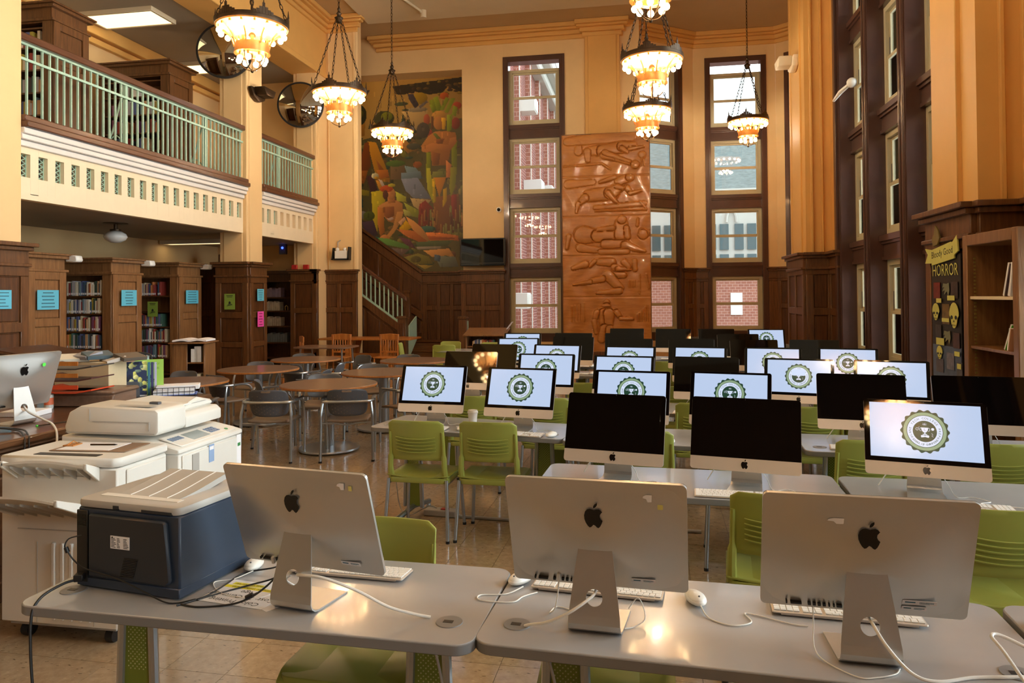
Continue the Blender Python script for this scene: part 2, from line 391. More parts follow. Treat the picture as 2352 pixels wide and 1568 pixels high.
# back wall with the mural recess and first window
mb = MB(); wall(mb, 8.5, .3, 0, CZ, [(.0, 3.86, 0, 7.71), (5.0, 6.58, .5, 7.95)], T(-8.5, 18.8)); mb.box(-11, 19.4, 0, -4.64, 19.7, CZ); mb.box(-4.64, 19.1, 0, -4.5, 19.6, 7.71); mb.box(-8.6, 19.1, 7.71, -4.64, 19.6, 7.9)
wb = sobj('wall_back', mb, WALL, smooth=0)
obj('pilaster', MB().box(-1.38, 18.68, 0, -.49, 18.85, 8.4).box(-1.3, 18.66, 0, -.57, 18.7, 8.4), ORANGE, wb, bevel=.01)
window(T(-3.53, 18.8), 1.62)
Pa, Pb = Vector((-.49, 18.8, 0)), Vector((1.42, 20.2, 0)); Pc, Pd = Vector((3.54, 20.2, 0)), Vector((5.45, 18.8, 0))
def frame_of(p, q): d = (q - p); return T(p.x, p.y) @ RZ(math.atan2(d.y, d.x)), d.length
mb = MB(); ML, LL = frame_of(Pa, Pb); MR, LR = frame_of(Pc, Pd); MC_ = T(1.42, 20.2)
wall(mb, LL, .3, 0, CZ, [(.37, 1.97, .5, 8.0)], ML); wall(mb, 2.12, .3, 0, CZ, [(.32, 1.86, .5, 8.02)], MC_); wall(mb, 1.15, .3, 0, CZ, [(.25, 1.0, .5, 8.0)], MR)
sobj('wall_bay', mb, WALL, smooth=0)
window(ML @ T(.37), 1.6, .1, 8.0); window(MC_ @ T(.3), 1.58, .1, 8.03); window(MR @ T(.25), .75, .1, 8.0)
# right wall: piers, the tall triple window, and its neighbour beside the camera
mb = MB(); mb.box(4.45, 14.95, 0, 4.65, 19.7, CZ); mb.box(3.65, 14.8, 0, 4.65, 14.95, CZ); mb.box(2.87, 13.62, 0, 3.65, 14.95, CZ); mb.box(3.3, 12.95, 0, 3.65, 13.62, CZ)
mb.box(3.3, 7.6, 0, 3.9, 8.42, CZ); mb.box(2.78, 6.7, 0, 3.9, 7.66, CZ); mb.box(3.18, 5.85, 0, 3.9, 6.7, CZ); mb.box(3.3, 8.42, 8.35, 3.9, 12.95, CZ); mb.box(3.3, 8.42, 0, 3.9, 12.95, .42)
mb.box(3.18, 1.1, 0, 3.9, 5.85, .42); mb.box(3.18, 1.1, 8.35, 3.9, 5.85, CZ); mb.box(3.18, -.3, 0, 3.9, 1.1, CZ); mb.box(3.18, -6.3, 0, 3.9, -4.9, CZ)
mb.box(3.18, -4.9, 0, 3.9, -.3, .42); mb.box(3.18, -4.9, 8.35, 3.9, -.3, CZ)
wr = sobj('wall_right', mb, ORANGE, smooth=0)
obj('added_outer_skin', MB().box(3.66, 14.6, -6, 4.7, 14.79, 9).box(3.655, 12.9, -6, 3.75, 14.6, 9).box(4.66, 14.7, -6, 4.8, 19.9, 9), mat('added pale skin', (224, 224, 216), .8, var=.04), wr, smooth=0)  # pale skin added outside so the right window panes look bright
mb = MB()                                              # thin beads that run up the piers
for x, y in ((2.84, 13.9), (2.86, 14.8), (3.27, 13.3)): mb.box(x, y-.03, 2.4, x+.05, y+.03, 8.4)
for x in (2.95, 3.12): mb.box(x, 6.66, 2.4, x+.04, 6.71, 8.4); mb.box(x, 13.57, 2.4, x+.04, 13.63, 8.4)
mb.box(2.74, 7.0, 2.4, 2.79, 7.06, 8.4)
obj('bead', mb, ORANGE, wr, bevel=.008)
def MRt(y, x=3.3): return T(x, y) @ RZ(R(-90))         # local x runs towards the camera, local y out of the room
for y in (12.95, 11.42, 9.89): window(MRt(y), 1.47, .17, 8.35, .42, .1, True)
for y in (5.85, 4.28, 2.7): window(MRt(y, 3.18), 1.57, .17, 8.35, .42, .1, True)
for y in (-.3, -1.83, -3.36): window(MRt(y, 3.18), 1.53, .17, 8.35, .42, .1, True)
tn = [0]
def trim(mb, mats, **kw):
    tn[0] += 1; return sobj('trim_%d' % tn[0], mb, mats, **kw)
mb = MB()
for y in (11.45, 9.92): mb.box(3.25, y-.1, .42, 3.32, y+.1, 8.35); mb.cyl((3.25, y-.06, .42), (3.25, y-.06, 8.35), .025, n=8); mb.cyl((3.25, y+.06, .42), (3.25, y+.06, 8.35), .025, n=8)
mb.box(3.2, 12.93, .42, 3.32, 13.05, 8.35); mb.box(3.2, 8.33, .42, 3.32, 8.45, 8.35); trim(mb, CASING, bevel=.01)
# walls behind the camera and on the far left
mb = MB(); wall(mb, 14.6, .3, 0, CZ, [], T(-11, -6.3)); sobj('wall_front', mb, OAKD, smooth=0)
mb = MB().box(-11.1, -6.3, 0, -10.8, 19.7, CZ); mb.box(-11, 17.35, 3.2, -8.3, 17.6, CZ); sobj('wall_left', mb, WALL, smooth=0)
mb = MB().box(-11, -6.3, CZ, 6.2, 21, CZ+.2); ce = sobj('ceiling', mb, CEIL, smooth=0)
obj('ceiling_panel', MB().box(-6.8, -5.0, CZ-.07, 1.9, 17.6, CZ), CEILP, ce, bevel=.02)
obj('ceiling_pipe', MB().tube([(-5.6, 15.2, 8.6), (-5.2, 16.9, 8.6), (-5.15, 17.0, 8.52)], .03).cyl((-5.15, 17.0, 8.45), (-5.15, 17.0, 8.63), .08), CEILP, ce)
def crown(segs, m=ORANGE, z=CZ):
    mb = MB()
    for p, q in segs:
        p, q = Vector(p + (0,)), Vector(q + (0,)); M, L = frame_of(p, q)
        mb.box(-.06, -.05, z-.39, L+.06, .02, z-.28, M); mb.box(-.12, -.1, z-.28, L+.12, .02, z-.17, M); mb.box(-.2, -.18, z-.17, L+.2, .02, z-.11, M); mb.box(-.24, -.24, z-.11, L+.24, .02, z, M)
    return trim(mb, m, bevel=.015)
crown([((-6.96, 18.8), (-1.38, 18.8)), ((-1.38, 18.68), (-.49, 18.68)), ((-.49, 18.8), (1.42, 20.2)), ((1.42, 20.2), (3.54, 20.2)), ((3.54, 20.2), (4.46, 19.52)), ((-7.75, 17.2), (-6.96, 17.2)), ((2.87, 14.95), (2.87, 13.62)), ((-7.75, -6), (-7.75, 17.2)), ((3.18, 6.7), (3.18, -6))])
# colonnade
cols = [(1.44, 2.05), (7.44, 8.05), (13.43, 14.04), (16.6, 17.35)]
for a, b in cols:
    mb = MB().box(-8.34, a, 0, -7.75, b, 7.3); mb.box(-8.25, a-.02, 2.35, -7.84, b+.02, 7.3); mb.box(-8.3, a+.08, 2.35, -7.73, b-.08, 7.3); o = sobj('wall_column', mb, WALL, bevel=.012)
mb = MB().box(-7.76, 17.2, 0, -6.96, 17.55, CZ); mb.cyl((-7.02, 17.28, 2.38), (-7.02, 17.28, CZ), .09, n=16); mb.box(-7.7, 17.17, 2.35, -7.66, 17.2, CZ); sobj('wall_pier', mb, WALL, bevel=.01)
mb = MB().box(-8.4, -6, 7.16, -7.75, 17.3, CZ); mb.box(-7.76, -6, 7.16, -7.7, 17.25, 7.3); sobj('wall_beam', mb, ORANGE, bevel=.01)
# balcony
mb = MB().box(-10.8, -6, 3.02, -8.0, 17.35, 3.9); mb.box(-10.8, -6, 7.2, -8.4, 17.4, 7.35); bf = sobj('balcony_deck', mb, CEILG, smooth=0)
mb = MB().box(-10.8, -6, 6.8, -10.7, 17.4, 6.92); mb.box(-10.8, -6, 6.95, -10.62, 17.4, 7.2); trim(mb, ORANGE, bevel=.01)
def fascia(y0, y1, n, dark):
    ys = [y0 + (y1-y0)*(i+.5)/n for i in range(n)]; w, z0, z1 = .075, 3.29, 3.59
    mb = MB(); wall(mb, y1-y0, .2, 3.07, 3.68, [(y-y0-w, y-y0+w, z0, z1) for y in ys], T(-7.83, y0) @ RZ(PI/2))
    mb.box(-7.83, y0, 3.0, -7.95, y1, 3.08)
    f = sobj('balcony_fascia', mb, CREAMW, smooth=0)
    obj('moulding', MB().box(-7.79, y0, 3.68, -8.03, y1, 3.76).box(-7.74, y0, 3.76, -8.03, y1, 3.83).box(-7.71, y0, 3.83, -8.03, y1, 3.91), WHITEP, f, bevel=.01)
    obj('nosing', MB().box(-7.66, y0, 3.91, -8.03, y1, 3.99).box(-7.7, y0, 3.99, -8.03, y1, 4.07), RAILW, f, bevel=.012)
    for i, y in enumerate(ys):
        mb = MB(); mb.box(-7.95, y-w, z0, -7.96, y+w, z1)
        g = obj('grille_panel', mb, NAVYD if i < dark else CREAMW, f, smooth=0); mb = MB()
        for k in range(5):
            for sgn in (-1, 1): mb.tube([(-7.9, y-w*sgn, z0 + k*.065-.01), (-7.9, y+w*sgn, z0 + k*.065+.06)], .006, 4)
        for a, b in ((-w, -w+.012), (w-.012, w)): mb.box(-7.9, y+a, z0, -7.89, y+b, z1)
        if i < dark: obj('grille', mb, TEAL, f, smooth=0)
def railing(y0, y1, sp=.125, wide=()):
    r = struct('trim_rail'); n = int((y1-y0)/sp)
    bme = mesh('baluster', MB().box(-.014, -.009, 4.07, .014, .009, 5.02), TEAL, smooth=0)
    for i in range(n):
        y = y0 + (i+.5)*(y1-y0)/n; obj('baluster', bme, None, r, (-7.86, y, 0))
    obj('handrail', MB().box(-7.95, y0, 5.04, -7.77, y1, 5.14), RAILW, r, bevel=.015)
    obj('teal_rail', MB().box(-7.88, y0, 5.01, -7.84, y1, 5.04).box(-7.845, y0, 4.8, -7.825, y1, 4.835), TEAL, r, smooth=0)
    for y in wide:
        obj('brace', MB().tube(spline([(-7.88, y, 4.98), (-7.98, y, 4.7), (-8.06, y, 4.4), (-8.2, y, 4.08)], 5), .016, 6).box(-7.9, y-.02, 4.07, -7.85, y+.02, 5.02).tube(spline([(-8.2, y, 4.08), (-8.05, y, 4.25), (-7.9, y, 4.12)], 4), .01, 5), TEAL, r)
    r.name = 'balcony_railing'
for y0, y1, n, dk, ws in ((2.05, 7.44, 18, 18, ()), (8.05, 13.43, 19, 19, (10.1, 12.2)), (14.04, 16.6, 9, 3, (14.95,))):
    fascia(y0, y1, n, dk); railing(y0, y1, wide=ws)
# wainscot
ROWS = [(.38, 1.32), (1.44, 2.03)]
def wains(M, L, ncol, H=2.38, rows=ROWS, m=OAK, pm=OAKD, cap=True, edge=.12, depth=.05):
    mb = MB().box(0, -depth*.4, 0, L, .03, H, M); mb.box(0, -depth-.02, 0, L, .0, .2, M); zs = [.2] + [z for r in rows for z in r]
    mb.box(0, -depth, .2, L, 0, rows[0][0], M)
    for (a, b), (c, d) in zip(rows, rows[1:]): mb.box(0, -depth, b, L, 0, c, M)
    mb.box(0, -depth, rows[-1][1], L, 0, H-.02, M); w = (L - 2*edge + .1) / ncol
    xs = [(edge + i*w, edge + (i+1)*w - .1) for i in range(ncol)]
    mb.box(0, -depth, .2, edge, 0, rows[-1][1], M); mb.box(L-edge, -depth, .2, L, 0, rows[-1][1], M)
    for a, b in xs[:-1]: mb.box(b, -depth, .2, b+.1, 0, rows[-1][1], M)
    if cap:
        mb.box(-.02, -depth-.03, H-.3, L+.02, 0, H-.26, M); mb.box(-.03, -depth-.05, H-.1, L+.03, 0, H-.05, M); mb.box(-.06, -depth-.1, H-.05, L+.06, .02, H, M)
    t = trim(mb, m, bevel=.006)
    for a, b in xs:
        for z0, z1 in rows:
            obj('panel', MB().box(a+.012, -depth*.6, z0+.012, b-.012, -.01, z1-.012, M), pm, t, bevel=.014)
    return t
XW = lambda x0, y: T(x0, y)
wains(XW(-4.68, 18.76), 1.15, 2, 2.38); wains(XW(-5.92, 19.38), 1.26, 3, 2.38)
wains(XW(-8.3, 17.18), 1.36, 3, 2.38)
wains(XW(-7.8, 16.58), .1, 1, 2.38, edge=.02)
wains(XW(-8.4, 16.58), .68, 1, 2.38)
for a, b in cols[1:3]:
    wains(XW(-8.4, a-.02), .7, 1, 2.42, rows=[(.3, .72), (.82, 1.3), (1.42, 2.0)]); wains(T(-7.71, a-.02) @ RZ(PI/2), b-a+.04, 1, 2.42, rows=[(.3, .72), (.82, 1.3), (1.42, 2.0)])
wains(XW(-10.3, 14.3), 2.0, 3, 2.4); wains(T(-8.35, 14.0) @ RZ(PI/2), .35, 1, 2.4)
wains(MC_ @ T(0, -.02), .33, 1, 2.4); wains(MC_ @ T(1.88, -.02), .24, 1, 2.4); wains(ML @ T(1.95, -.02), .4, 1, 2.4); wains(MR @ T(0, -.02), .4, 1, 2.4)
wains(T(2.85, 14.97) @ RZ(R(-90)), 1.37, 2, 2.42); wains(T(2.85, 13.6), .48, 1, 2.42); wains(T(3.28, 13.6) @ RZ(R(-90)), .66, 1, 2.42)
wains(T(2.76, 7.68) @ RZ(R(-90)), 1.0, 1, 2.46, rows=[(.3, 2.08)]); wains(T(2.76, 6.68), .5, 1, 2.46); wains(T(3.16, 6.7) @ RZ(R(-90)), .85, 1, 2.46)
wains(T(3.28, 8.42) @ RZ(R(-90)), .8, 1, 2.42)
# sloping panelling up the stairs on the mural wall
sl = (3.76 - 2.40) / 1.92; mb = MB(); xa, xb = -5.92, -8.4
zt = lambda x: 2.40 + (xa - x) * sl
mb.prism([(xa, 0), (xa, zt(xa)), (xb, zt(xb)), (xb, 0)], 19.33, 19.42, 'y'); mb.prism([(xa, zt(xa)-.08), (xa, zt(xa)), (xb, zt(xb)), (xb, zt(xb)-.08)], 19.22, 19.4, 'y')
mb.prism([(xa, zt(xa)-.36), (xa, zt(xa)-.1), (xb, zt(xb)-.1), (xb, zt(xb)-.36)], 19.29, 19.4, 'y')
mb.prism([(xa, zt(xa)-1.36), (xa, zt(xa)-1.2), (xb, zt(xb)-1.2), (xb, zt(xb)-1.36)], 19.27, 19.4, 'y')
ts = trim(mb, OAK, bevel=.006); x = xa - .06
while x > xb + .3:
    obj('panel', MB().prism([(x, zt(x)-1.14), (x, zt(x)-.42), (x-.5, zt(x-.5)-.42), (x-.5, zt(x-.5)-1.14)], 19.3, 19.34, 'y'), OAKD, ts, bevel=.012)
    obj('panel', MB().prism([(x, zt(x)-2.1), (x, zt(x)-1.42), (x-.5, zt(x-.5)-1.42), (x-.5, zt(x-.5)-2.1)], 19.3, 19.34, 'y'), OAKD, ts, bevel=.012); x -= .6
# stairs
st = struct('staircase'); mb = MB(); stp = []
for i in range(3): obj('step', MB().box(-5.75, 17.35 + i*.28, 0, -4.3, 18.3, .17*(i+1)).box(-5.77, 17.32 + i*.28, .17*(i+1)-.03, -4.3, 18.3, .17*(i+1)), OAKX, st)
obj('landing', MB().box(-5.95, 18.0, 0, -4.3, 19.35, .51), OAKX, st)
for i in range(14): obj('step', MB().box(-5.95 - i*.26, 18.15, .3, -9.9, 19.3, .51 + .2*(i+1)), OAKX, st)
rs = (2.55 - 1.676) / 1.227; ztop = lambda x: 1.676 + (-6.013 - x) * rs; zbot = lambda x: ztop(x) - .72
mb = MB().prism([(-5.95, 0), (-5.95, zbot(-5.95) - .05), (-7.3, zbot(-7.3) - .05), (-7.3, 0)], 17.88, 18.1, 'y'); sw = obj('side_wall', mb, OAK, st)
mb = MB().prism([(-5.9, zbot(-5.9)-.22), (-5.9, zbot(-5.9)), (-7.3, zbot(-7.3)), (-7.3, zbot(-7.3)-.22)], 17.83, 17.9, 'y'); obj('stringer', mb, OAK, st, bevel=.008)
for x in (-6.2, -6.62, -7.04): obj('panel', MB().prism([(x, .12), (x, zbot(x)-.3), (x-.34, zbot(x-.34)-.3), (x-.34, .12)], 17.855, 17.89, 'y'), OAKD, st, bevel=.012)
obj('teal_rail', MB().prism([(-5.95, zbot(-5.95)), (-5.95, zbot(-5.95)+.05), (-7.3, zbot(-7.3)+.05), (-7.3, zbot(-7.3))], 17.86, 17.92, 'y'), TEAL, st)
obj('handrail', MB().prism([(-5.9, ztop(-5.9)-.02), (-5.9, ztop(-5.9)+.09), (-7.3, ztop(-7.3)+.09), (-7.3, ztop(-7.3)-.02)], 17.84, 17.96, 'y'), RAILW, st, bevel=.015)
for i in range(11):
    x = -6.03 - i*.119; obj('baluster', MB().box(x-.016, 17.88, zbot(x), x+.016, 17.9, ztop(x)), TEAL, st, smooth=0)
def newel(x, y, w, h, z0=0):
    o = obj('newel_post', MB().box(x-w/2, y-w/2, z0, x+w/2, y+w/2, h-.04).box(x-w/2-.03, y-w/2-.03, h-.05, x+w/2+.03, y+w/2+.03, h-.015).box(x-w/2-.015, y-w/2-.015, h-.015, x+w/2+.015, y+w/2+.015, h+.01), OAK, st, bevel=.006)
newel(-5.8, 17.25, .2, 1.21); newel(-4.27, 17.25, .18, 1.2); newel(-6.02, 18.3, .15, 1.85, .5)
obj('newel_panel', MB().box(-5.86, 17.13, .3, -5.74, 17.16, 1.05), OAKD, st, bevel=.01)
obj('short_rail', MB().box(-5.7, 17.32, .2, -5.64, 17.95, .26).prism([(17.35, .2), (17.95, .6), (17.95, 1.2), (17.35, .98)], -5.69, -5.66, 'x'), TEAL, st)
obj('short_rail', MB().box(-4.2, 17.3, .2, -4.16, 17.34, 1.1), TEAL, st)
# tall end bays below the balcony: bookcase niche in the end wall
mb = MB(); mb.box(-10.8, 17.3, 2.1, -8.35, 17.4, 3.02)
sobj('wall_niche', mb, WALL, smooth=0)
for x0, x1, z0, z1 in ((-7.55, -7.5, 0, 0),): pass
# ceiling lights under and over the balcony
def lightbox(x0, y0, x1, y1, z, label, fr=.05, pw=60):
    t = thing('ceiling_light', label, 'ceiling light', ((x0+x1)/2, (y0+y1)/2, z)); w, d = (x1-x0)/2, (y1-y0)/2
    mb = MB(); mb.box(-w-fr, -d-fr, -.09, w+fr, -d, 0); mb.box(-w-fr, d, -.09, w+fr, d+fr, 0); mb.box(-w-fr, -d, -.09, -w, d, 0); mb.box(w, -d, -.09, w+fr, d, 0)
    obj('frame', mb, CEILP, t, bevel=.005); obj('diffuser', MB().box(-w, -d, -.075, w, d, -.01), TUBE, t, smooth=0)
    return t
lightbox(-10.5, 12.3, -9.05, 12.95, 7.2, 'large fluorescent ceiling light above the balcony, upper left of the photo')
lightbox(-10.5, 15.4, -9.15, 16.0, 7.2, 'smaller looking fluorescent ceiling light partly behind the round mirror, above the balcony')
lightbox(-10.7, 14.95, -9.3, 15.25, 3.02, 'long narrow fluorescent light under the balcony beside the yellow column')
# ================================================================ outside the windows
BRK = brick_mat('red brick', (140, 72, 62), (118, 60, 54), (196, 160, 148)); BRK2 = brick_mat('pink brick', (178, 118, 98), (164, 104, 88), (205, 165, 150), 1.4)
STONE = mat('pale stone', (206, 204, 196), .8, var=.05, scale=.6); SLATE = mat('slate roof', (120, 130, 128), .7, var=.2, scale=3, stretch=(1, 1, 3)); DGLASS = mat('dark pane', (70, 92, 96), .1)
w = thing('school_wing', 'red brick school wing with pale stone piers and white cornice outside left window', 'building')
obj('wall', MB().box(-9, 21, -6, -5, 62, 12.1), BRK, w, smooth=0)
for y in range(23, 62, 3): obj('pier', MB().box(-5, y, -6, -4.8, y + .55, 12.1), BRK2, w, smooth=0); obj('pier_edge', MB().box(-4.8, y, -6, -4.78, y + .16, 12.1), STONE, w, smooth=0)
obj('cornice', MB().box(-9.2, 20.8, 12.1, -4.5, 62.2, 12.6).box(-9.4, 20.6, 12.6, -4.1, 62.4, 13.2), STONE, w, bevel=.08)
obj('roof', MB().prism([(-4.1, 13.2), (-9.6, 18.5), (-9.6, 13.2)], 20.6, 62.4, 'y'), SLATE, w, smooth=0)
for y, z in ((29.3, 9.2), (31.2, 6.1), (35, 6.4), (27, 1.2)): obj('air_conditioner', MB().box(-5, y, z, -4.2, y+.8, z+.6).box(-4.2, y+.05, z+.05, -4.17, y+.75, z+.55), WHITE, w, bevel=.03)
w = thing('school_building', 'pink brick building with white stone gothic windows and slate roof behind the bay', 'building')
obj('wall', MB().box(-4.5, 50, -6, 40, 60, 2.9), BRK2, w, smooth=0); obj('stone_storey', MB().box(-4.5, 50.1, 2.9, 40, 60, 8.5), STONE, w, smooth=0)
obj('roof', MB().prism([(50, 8.5), (55, 12.9), (60, 8.5)], -4.8, 40, 'x'), SLATE, w, smooth=0); obj('ledge', MB().box(-4.6, 49.7, 8.3, 40, 50.2, 8.6).box(-4.6, 49.8, 2.8, 40, 50.2, 3.0), STONE, w, smooth=0)
for x in (-2.4, 1.0, 4.6, 6.35, 9.5, 12):
    mb = MB()
    for a in (0, .8):
        for z0, z1 in ((3.3, 4.3), (4.6, 6.3)): mb.box(x+a-.28, 49.95, z0, x+a+.28, 50.12, z1)
    obj('window', mb, DGLASS, w, smooth=0)
    obj('arch', MB().tube([(x+.4 + 1.2*math.cos(q*PI/12), 49.95, 6.4 + 1.5*math.sin(q*PI/12)) for q in range(13)], .09, 5), STONE, w)
obj('shutter', MB().box(5.75, 49.9, .3, 6.5, 50, 1.75), WHITE, w, smooth=0)
obj('quoin', MB().box(8.25, 49.85, -6, 8.9, 50, 3), WHITE, w, smooth=0)
g = sobj('ground', MB().box(-60, 20, -6.2, 60, 120, -6).box(6, -30, -6.2, 60, 20, -6), mat('pale paving', (150, 150, 142), .9), smooth=0)
# ================================================================ chandeliers
def link_chain(p, q, name, par, m=BRONZE):
    p, q = Vector(p), Vector(q); L = (q-p).length; n = max(2, int(L/.075)); mb = MB(); d = (q-p)/L; a = d.orthogonal().normalized(); b = d.cross(a)
    for i in range(n):
        c = p + d*L*(i+.5)/n; e = a if i % 2 else b
        mb.tube([c + d*(L/n*.62)*math.sin(t) + e*.017*math.cos(t) for t in [k*PI/4 for k in range(8)]], .0065, 4, closed=True)
    return obj(name, mb, m, par, fix=False)
def bulb_mesh():
    return mesh('bulb', MB().ball((0, 0, 0), (.038, .038, .04), 14, 9), BULB)
def make_chandelier(label, loc, top):
    t = thing('chandelier', label, 'chandelier', loc, 0, 'two-tier ring chandeliers of round bulbs'); Rr = .475
    mb = MB(); n = 48; pr = [(Rr-.02, 0), (Rr, -.005), (Rr+.005, .03), (Rr, .065), (Rr-.02, .07), (Rr-.02, 0)]
    vs = []; mb.lathe(pr, n)
    for k in range(6):
        a = k*PI/3 + .3
        for da, hh in ((-.24, .03), (-.16, .05), (-.08, .09), (0, .16), (.08, .09), (.16, .05), (.24, .03)):
            b = a + da; mb.box(-.018, -.006, .04, .018, .006, .065+hh*.75, RZ(b) @ T(Rr, 0) @ RZ(PI/2))
        mb.tube([(Rr*math.cos(a), Rr*math.sin(a), .14), (Rr*math.cos(a), Rr*math.sin(a), .24)], [.014, .003], 5)
    obj('ring', mb, BRONZE, t)
    obj('ring_underside', MB().lathe([(Rr-.1, -.012), (Rr-.02, -.02), (Rr-.005, -.004), (Rr-.02, .0), (Rr-.1, .0), (Rr-.1, -.012)], n), BRASS, t)
    mb = MB().lathe([(.2, -.34), (.225, -.35), (.225, -.23), (.2, -.22), (.2, -.34)], 32); mb.lathe([(.235, -.36), (.15, -.37), (.15, -.35), (.235, -.345), (.235, -.36)], 32)
    for k in range(12): mb.box(-.02, -.006, -.24, .02, .006, -.17, RZ(k*PI/6) @ T(.22, 0) @ RZ(PI/2))
    obj('lower_ring', mb, BRASS, t)
    for k in range(8):
        a = k*PI/4 + .2; ca_, sa_ = math.cos(a), math.sin(a)
        obj('arm', MB().tube([(r*ca_, r*sa_, z) for r, z in ((.44, .0), (.36, -.05), (.27, -.15), (.24, -.26))], .011, 5), BRASS, t)
    mb = MB()
    for k in range(4):
        a = k*PI/2; mb.tube([(.2*math.cos(a)*math.cos(q), .2*math.sin(a)*math.cos(q), -.36 - .22*math.sin(q)) for q in [j*PI/14 for j in range(8)]], .007, 5)
    mb.ball((0, 0, -.59), .022).cyl((0, 0, -.58), (0, 0, -.1), .008, n=6).ball((0, 0, -.12), (.05, .05, .06)); obj('basket', mb, BRONZE, t)
    mb = MB()
    for k in range(16): a = (k+.5)*PI/8; mb.cyl((.415*math.cos(a), .415*math.sin(a), -.055), (.415*math.cos(a), .415*math.sin(a), -.005), .016, n=8)
    for k in range(8): a = (k+.3)*PI/4; mb.cyl((.175*math.cos(a), .175*math.sin(a), -.41), (.175*math.cos(a), .175*math.sin(a), -.36), .016, n=8)
    obj('sockets', mb, BRASS, t)
    for k in range(16):
        a = (k+.5)*PI/8; obj('bulb', BM, None, t, (.415*math.cos(a), .415*math.sin(a), -.085))
    for k in range(8):
        a = (k+.3)*PI/4; obj('bulb', BM, None, t, (.175*math.cos(a), .175*math.sin(a), -.445))
    for k in range(4):
        a = (k+.1)*PI/2; obj('bulb', BM, None, t, (.15*math.cos(a), .15*math.sin(a), -.19)).scale = (.55, .55, .6)
    for k in range(4):
        a = k*PI/2 + .5; link_chain((.46*math.cos(a), .46*math.sin(a), .07), (.05*math.cos(a), .05*math.sin(a), 1.3), 'chain', t)
    obj('hub', MB().lathe([(.0, 1.24), (.05, 1.26), (.05, 1.3), (.08, 1.34), (.03, 1.38), (.045, 1.42), (.02, 1.46), (.03, 1.5), (.0, 1.56)], 14), BRONZE, t)
    H = top - loc[2]; link_chain((0, 0, 1.54), (0, 0, H - .05), 'hanging_chain', t); obj('canopy', MB().lathe([(.03, H-.1), (.06, H-.07), (.13, H-.03), (.13, H)], 16), BRONZE, t)
    L = bpy.data.lights.new('chandelier_light', 'POINT'); L.energy = CHW; L.color = (1.0, .88, .70); L.shadow_soft_size = .12
    lo = bpy.data.objects.new('chandelier_light', L); C.objects.link(lo); lo.parent = t; lo.location = (0, 0, -.29)
    return t
CHW = 420; BM = bulb_mesh()
CH = [((-5.13, 9.04, 5.34), 'chandelier hanging at upper left in front of the round mirror and column'),
      ((-5.25, 12.2, 5.32), 'second chandelier of the left row, between mirror and painted mural'),
      ((-5.39, 15.4, 5.36), 'chandelier hanging in front of the painted mural'),
      ((.13, 8.3, 5.36), 'chandelier cut off by the top edge of the photo, right row'),
      ((.19, 11.4, 5.3), 'upper whole chandelier above the carved wooden panel, right row'),
      ((.14, 14.5, 5.3), 'lower chandelier just above the carved wooden panel, right row'),
      ((2.52, 18.0, 5.78), 'small far chandelier hanging in front of the middle bay window'),
      ((.1, -3.4, 5.3), 'chandelier behind the camera, mirrored in the dark screens'), ((.12, 5.2, 5.3), 'chandelier above the computer rows, outside the top of the photo'), ((-5.0, 5.2, 5.3), 'chandelier over the service desk, outside the top of the photo'), ((.1, .6, 5.3), 'chandelier above the nearest desks, outside the photo'), ((-5.0, .6, 5.3), 'chandelier at left behind the service desk, outside the photo')]
ch0 = make_chandelier(CH[0][1], CH[0][0], CZ)
for loc, lab in CH[1:]: dup(ch0, loc, random.random()*.8, lab)
for o in [c for c in bpy.data.objects if c.name.startswith('chandelier') and c.type == 'EMPTY' and c.location.z > 5.6]: o.rotation_euler.z = 0
# ================================================================ mural and carved panel
mu = Paint(825, 1064, 168, 628, 190, 366)
P1 = lambda *a: [(815 + a[i]/6.535, 160 + a[i+1]/6.535) for i in range(0, len(a), 2)]
P2 = lambda *a: [(815 + a[i]/6.4, 380 + a[i+1]/6.4) for i in range(0, len(a), 2)]
def E1(x, y, rx, ry, c): mu.ell(815 + x/6.535, 160 + y/6.535, rx/6.535, ry/6.535, c)
def E2(x, y, rx, ry, c): mu.ell(815 + x/6.4, 380 + y/6.4, rx/6.4, ry/6.4, c)
q = mu.poly; mu.a[:] = (84, 76, 42); rg = np.random.RandomState(4)
q(P1(40,60, 1640,40, 1640,700, 1100,760, 60,1000), (166,126,58))
for k in range(220):                                   # loose foliage and rock strokes
    x, y = rg.uniform(60, 1620), rg.uniform(900, 3000); c = [(96,92,44), (64,58,36), (120,106,52), (58,72,52), (92,62,44), (110,84,48)][rg.randint(6)]
    E1(x, y, rg.uniform(20, 80), rg.uniform(12, 50), c)
q(P1(60,190, 190,190, 330,200, 250,330, 190,380, 60,380), (84,74,66)); q(P1(640,160, 1610,80, 1610,330, 1400,210, 1330,300, 1150,320, 950,260, 800,300, 700,290), (50,40,24))
for k in range(26): E1(rg.uniform(900, 1600), rg.uniform(120, 330), rg.uniform(15, 45), rg.uniform(10, 25), [(120,96,30), (60,40,26), (88,66,30)][k % 3])
E1(170,580,110,165,(54,54,28)); E1(190,560,45,60,(98,94,24)); q(P1(110,740, 140,740, 145,950, 108,950), (70,50,25)); q(P1(150,760, 260,700, 250,900, 150,910), (172,112,32))
E1(520,650,145,120,(62,58,28)); E1(560,620,80,70,(112,108,20))
for a in ((785,570,750,760,820,760), (845,630,825,770,880,770), (900,680,880,900,980,900), (330,690,300,800,370,800)): q(P1(*a), (46,52,32))
q(P1(760,560, 1130,560, 1080,720, 980,880, 900,750), (168,134,78)); E1(1020,370,105,92,(148,114,22)); E1(760,440,95,30,(72,76,42))
E1(980,540,145,36,(134,116,86)); q(P1(850,290, 930,300, 1005,470, 950,520, 870,380), (64,54,56)); q(P1(1000,490, 1100,410, 1135,430, 1020,530), (98,86,76)); E1(820,535,48,16,(60,62,42))
